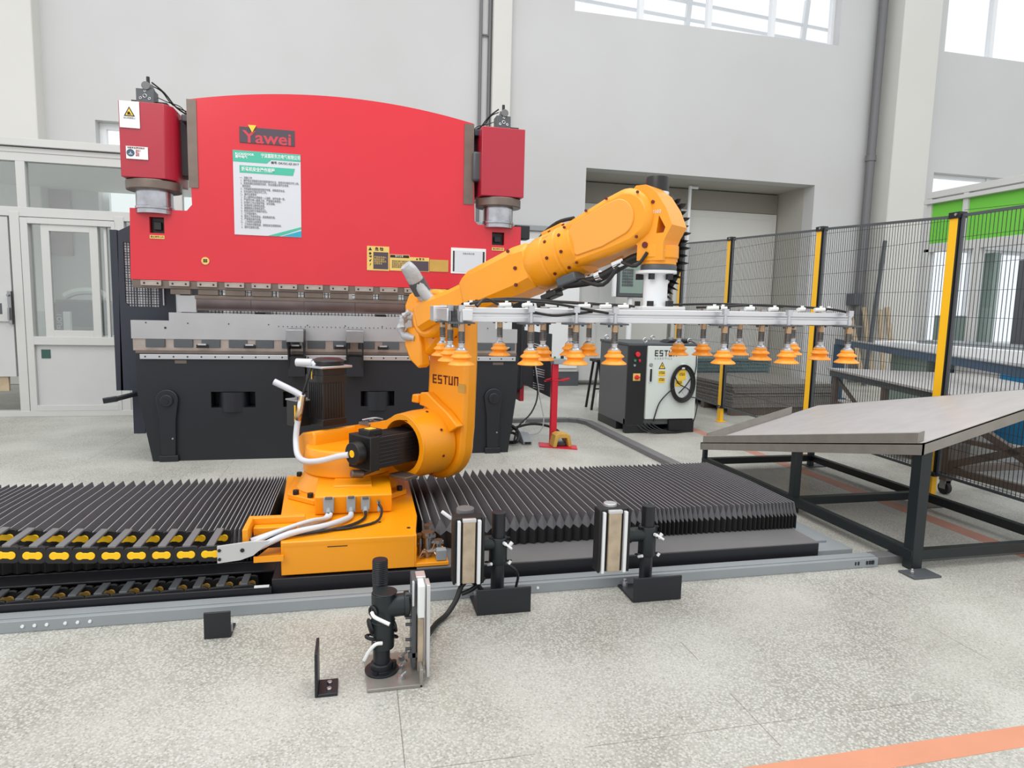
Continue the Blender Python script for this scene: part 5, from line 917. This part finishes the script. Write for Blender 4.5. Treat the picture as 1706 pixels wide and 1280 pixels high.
# ================= FLOOR MARKINGS =================
tag(MB().prism([(1.02, 1.80), (3.6, 1.80), (3.6, 1.70), (1.02, 1.70)], 'Z', 0, .0012).build('floor_marking', 'tape'), 'orange painted floor line at the lower right corner', 'floor marking')
tag(MB().prism([(4.12, 2.0), (4.26, 2.0), (4.28, 7.72), (4.14, 7.72)], 'Z', 0, .0010).build('floor_marking', 'tape_faded'), 'faded reddish floor line running under the chute towards the cabinet', 'floor marking')
# ================= FOREGROUND SENSOR STANDS =================
def sensor_head(parent, x0, x1, y0, z0, z1):
    h = MB().box(x0, x1, y0 + .015, y0 + .085, z0, z1).box(x0, x0 + .012, y0, y0 + .02, z0, z1).box(x1 - .012, x1, y0, y0 + .02, z0, z1).build('housing', 'rubber', parent, .006)
    w = x1 - x0
    MB().box(x0 + .018, x0 + .034, y0 - .006, y0 + .02, z0 - .002, z1 - .012).box(x1 - .034, x1 - .018, y0 - .006, y0 + .02, z0 - .002, z1 - .012).build('rail', 'white_paint', h, .003)
    MB().box(x0 + w * .30, x1 - w * .30, y0 - .004, y0 + .016, z0 + .004, z1 - .004).build('centre_bar', 'stained', h, .004)
    MB().box(x0 + w * .28, x1 - w * .28, y0 - .006, y0 + .016, z1 - .02, z1 - .002).build('end_cap', 'aluminium', h, .003)
    return h
def handle(mb, p, d, L=.06):
    p = Vector(p); d = Vector(d).normalized(); mb.cyl(p, p + d * .02, .009, n=10).cyl(p + d * .018, p + d * .018 + (d + Vector((.6, -.2, -.5))).normalized() * L, .006, n=10)
def ear(mb, x, y, z, r): mb.torus((x - r, y, z), (0, .4, 1), .014, .005, 14, 6).torus((x + r, y, z), (0, .4, 1), .014, .005, 14, 6)
def stand(label, px_, py, plate, zt, sleeve, head, arm_z):
    s = thing('sensor_stand', label, 'sensor stand', (px_, py, 0)); x0, x1, y0, y1 = plate
    MB().box(x0, x1, y0, y0 + .012, 0, .130).box(x0, x1, y0 + .012, y1, 0, .012).build('base_bracket', 'press_black', s, .003)
    b = MB(); b.cyl((x0 + .03, y1 - .05, .012), (x0 + .03, y1 - .05, .035), .016, n=6).cyl((x0 + .03, y1 - .05, .035), (x0 + .03, y1 - .05, .05), .009, n=10).cyl((x1 - .04, y1 - .05, .012), (x1 - .04, y1 - .05, .035), .014, n=6); b.build('anchor_bolt', 'bright_steel', s)
    po = MB().cyl((px_, py, .012), (px_, py, zt), .034, n=28).lathe([(.036, 0), (.036, .004), (.030, .006)], (px_, py, zt), n=28).build('post', 'press_black', s, .001)
    z0, z1 = sleeve
    sl = MB().lathe([(.044, z0), (.046, z0 + .004), (.046, z1 - .004), (.044, z1)], (px_, py, 0), n=28).cyl((px_, py, arm_z), (px_ - .13, py, arm_z), .038, n=24).cyl((px_ - .10, py, arm_z), (px_ - .125, py, arm_z), .044, n=24).build('clamp_sleeve', 'frame_black', s, .002)
    e = MB(); ear(e, px_, py - .01, z0 + .01, .052); ear(e, px_, py - .01, z1 - .004, .040); e.torus((px_ + .04, py - .045, arm_z + .005), (1, -1, 0), .014, .005, 14, 6); e.build('clamp_ring', 'rubber', sl)
    hh = MB(); handle(hh, (px_ + .02, py - .045, arm_z + .01), (.2, -1, .1), .045); hh.cyl((px_ + .04, py - .05, arm_z - .01), (px_ + .06, py - .05, arm_z + .015), .010, n=10).cyl((px_ - .055, py - .02, z0 + .0), (px_ - .04, py - .04, z0 + .01), .008, n=8).cyl((px_ + .05, py - .03, z0 + .0), (px_ + .06, py - .03, z0 + .015), .008, n=8); hh.build('clamp_handle', 'white_paint', sl)
    sensor_head(s, *head); return s
s2 = stand('sensor stand beside the valve cluster, middle of the three near stands', .69, 3.14, (.567, .838, 3.025, 3.29), .478, (.22, .355), (.452, .604, 3.06, .15, .482), .325)
MB().cyl((.528, 3.19, .470), (.528, 3.19, .497), .045, n=28).build('round_cap', 'mid_grey', s2, .004); MB().cyl((.405, 3.16, .492), (.455, 3.15, .455), .009, n=10).build('silver_lever', 'white_paint', s2, .002)
s3 = stand('rightmost sensor stand with an open topped black post', 1.50, 3.14, (1.385, 1.655, 3.025, 3.26), .476, (.21, .37), (1.197, 1.367, 3.06, .158, .49), .325)
MB().cyl((1.282, 3.14, .48), (1.282, 3.14, .505), .035, n=24).build('round_cap', 'aluminium', s3, .004); MB().cyl((1.38, 3.14, .325), (1.40, 3.14, .325), .043, n=24).build('arm_flange', 'grey_paint', s3, .002)
s1 = thing('sensor_stand', 'nearest sensor stand, turned sideways on a bolted square plate', 'sensor stand', (.10, 2.6, 0))
MB().prism([(.036, 2.465), (.250, 2.465), (.240, 2.73), (.025, 2.73)], 'Z', 0, .014).prism([(.238, 2.465), (.252, 2.465), (.252, 2.60), (.238, 2.60)], 'Z', .0, .075).build('base_bracket', 'sheet_dark', s1, .003)
MB().lathe([(.068, .014), (.068, .022), (.044, .024), (.044, .048), (.040, .052), (.036, .053)], (.095, 2.60, 0), n=32).cyl((.095, 2.60, .014), (.095, 2.60, .14), .034, n=28).build('post', 'press_black', s1, .001)
MB().cyl((.10, 2.60, .115), (.10, 2.60, .345), .046, n=32).cyl((.108, 2.60, .345), (.108, 2.60, .350), .049, n=32).cyl((.10, 2.60, .285), (.205, 2.61, .285), .045, n=28).cyl((.185, 2.61, .285), (.205, 2.61, .285), .052, n=28).cyl((.10, 2.60, .225), (.10, 2.60, .232), .049, n=32).build('clamp_sleeve', 'frame_black', s1, .002)
th = MB().cyl((.093, 2.74, .20), (.093, 2.74, .43), .031, n=24)
for i in range(12): th.torus((.093, 2.74, .33 + i * .0085), (0, 0, 1), .031, .0022, 24, 5)
th.cyl((.093, 2.74, .24), (.10, 2.62, .24), .02, n=12).build('threaded_post', 'press_black', s1)
MB().torus((.055, 2.585, .165), (.3, .2, 1), .022, .008, 16, 6).torus((.05, 2.60, .205), (1, .2, .2), .026, .008, 16, 6).torus((.145, 2.60, .20), (1, .3, .2), .022, .006, 16, 6).torus((.145, 2.60, .155), (.3, .2, 1), .014, .005, 16, 6).torus((.06, 2.57, .28), (1, .8, 0), .02, .006, 14, 6).build('clamp_ring', 'rubber', s1)
MB().tube([(.055, 2.555, .285), (.065, 2.535, .275), (.10, 2.52, .26), (.122, 2.51, .252)], .0075, 10).tube([(.095, 2.545, .158), (.07, 2.54, .158), (.045, 2.545, .13), (.025, 2.55, .09)], .0075, 10).cyl((.045, 2.585, .165), (.075, 2.57, .16), .009, n=8).each('clamp_handle', 'white_plastic', s1)
q = MB()
for x, y in ((.175, 2.60), (.17, 2.52), (.18, 2.67)): q.cyl((x, y, .014), (x, y, .028), .014, n=6).cyl((x, y, .028), (x + .02, y - .01, .05), .006, n=8)
q.each('anchor_bolt', 'bright_steel', s1); MB().cyl((.145, 2.60, .022), (.145, 2.60, .05), .011, n=10).cyl((.07, 2.555, .022), (.07, 2.555, .03), .010, n=10).build('flange_bolt', 'black', s1)
hh = MB().box(.213, .232, 2.56, 2.66, .03, .405).build('housing', 'dark_grey', s1, .003); MB().box(.213, .222, 2.545, 2.56, .0 + .30, .405).box(.268, .280, 2.50, 2.57, .02, .405).box(.232, .270, 2.60, 2.66, .03, .40).build('rail', 'aluminium', hh, .003)
MB().box(.234, .262, 2.52, 2.60, .26, .395).build('end_cap', 'white_plastic', hh, .004); MB().box(.236, .258, 2.53, 2.60, .03, .255).build('centre_bar', 'stained', hh, .003)
q = MB()
for z in (.335, .235, .205, .14, .10): q.cyl((.190, 2.59, z), (.214, 2.59, z), .007, n=8)
q.box(.20, .26, 2.56, 2.575, .075, .095); q.each('fixing_bolt', 'dark_grey', hh)
lb = thing('angle_bracket', 'small black angle bracket with two bolts, nearest object on the floor', 'angle bracket', (-.12, 2.52, 0))
MB().box(-.160, -.148, 2.470, 2.60, 0, .178).box(-.148, -.076, 2.470, 2.575, 0, .012).build('angle_plate', 'press_black', lb, .003); MB().cyl((-.108, 2.50, .012), (-.108, 2.50, .020), .010, n=14).cyl((-.108, 2.545, .012), (-.108, 2.545, .020), .010, n=14).build('bolt_head', 'bright_steel', lb, .002)
lb = thing('angle_bracket', 'square black upright plate on the floor in front of the long tray', 'angle bracket', (-.61, 3.08, 0))
MB().box(-.665, -.553, 3.018, 3.030, 0, .122).box(-.665, -.553, 3.030, 3.14, 0, .010).build('angle_plate', 'press_black', lb, .003); MB().cyl((-.56, 3.06, .010), (-.56, 3.06, .045), .009, n=10).build('bolt_head', 'grey_paint', lb)
tag(MB().tube([(.262, 2.62, .13), (.30, 2.78, .05), (.36, 2.95, .018), (.42, 3.03, .02), (.47, 3.07, .07), (.50, 3.10, .125), (.54, 3.12, .145), (.58, 3.12, .12), (.62, 3.12, .07), (.66, 3.13, .03)], .0125, 10).tube([(.50, 3.09, .09), (.56, 3.10, .11), (.62, 3.12, .155)], .011, 10).build('sensor_cable', 'rubber'), 'black cable snaking over the floor between two sensor stands', 'cable')
tag(MB().tube([(.742, 3.11, .215), (.775, 3.10, .19), (.79, 3.11, .15), (.785, 3.12, .10), (.775, 3.14, .02)], .007, 8).build('sensor_cable', 'cable_black'), 'thin black cable at the right of the middle sensor stand', 'cable')
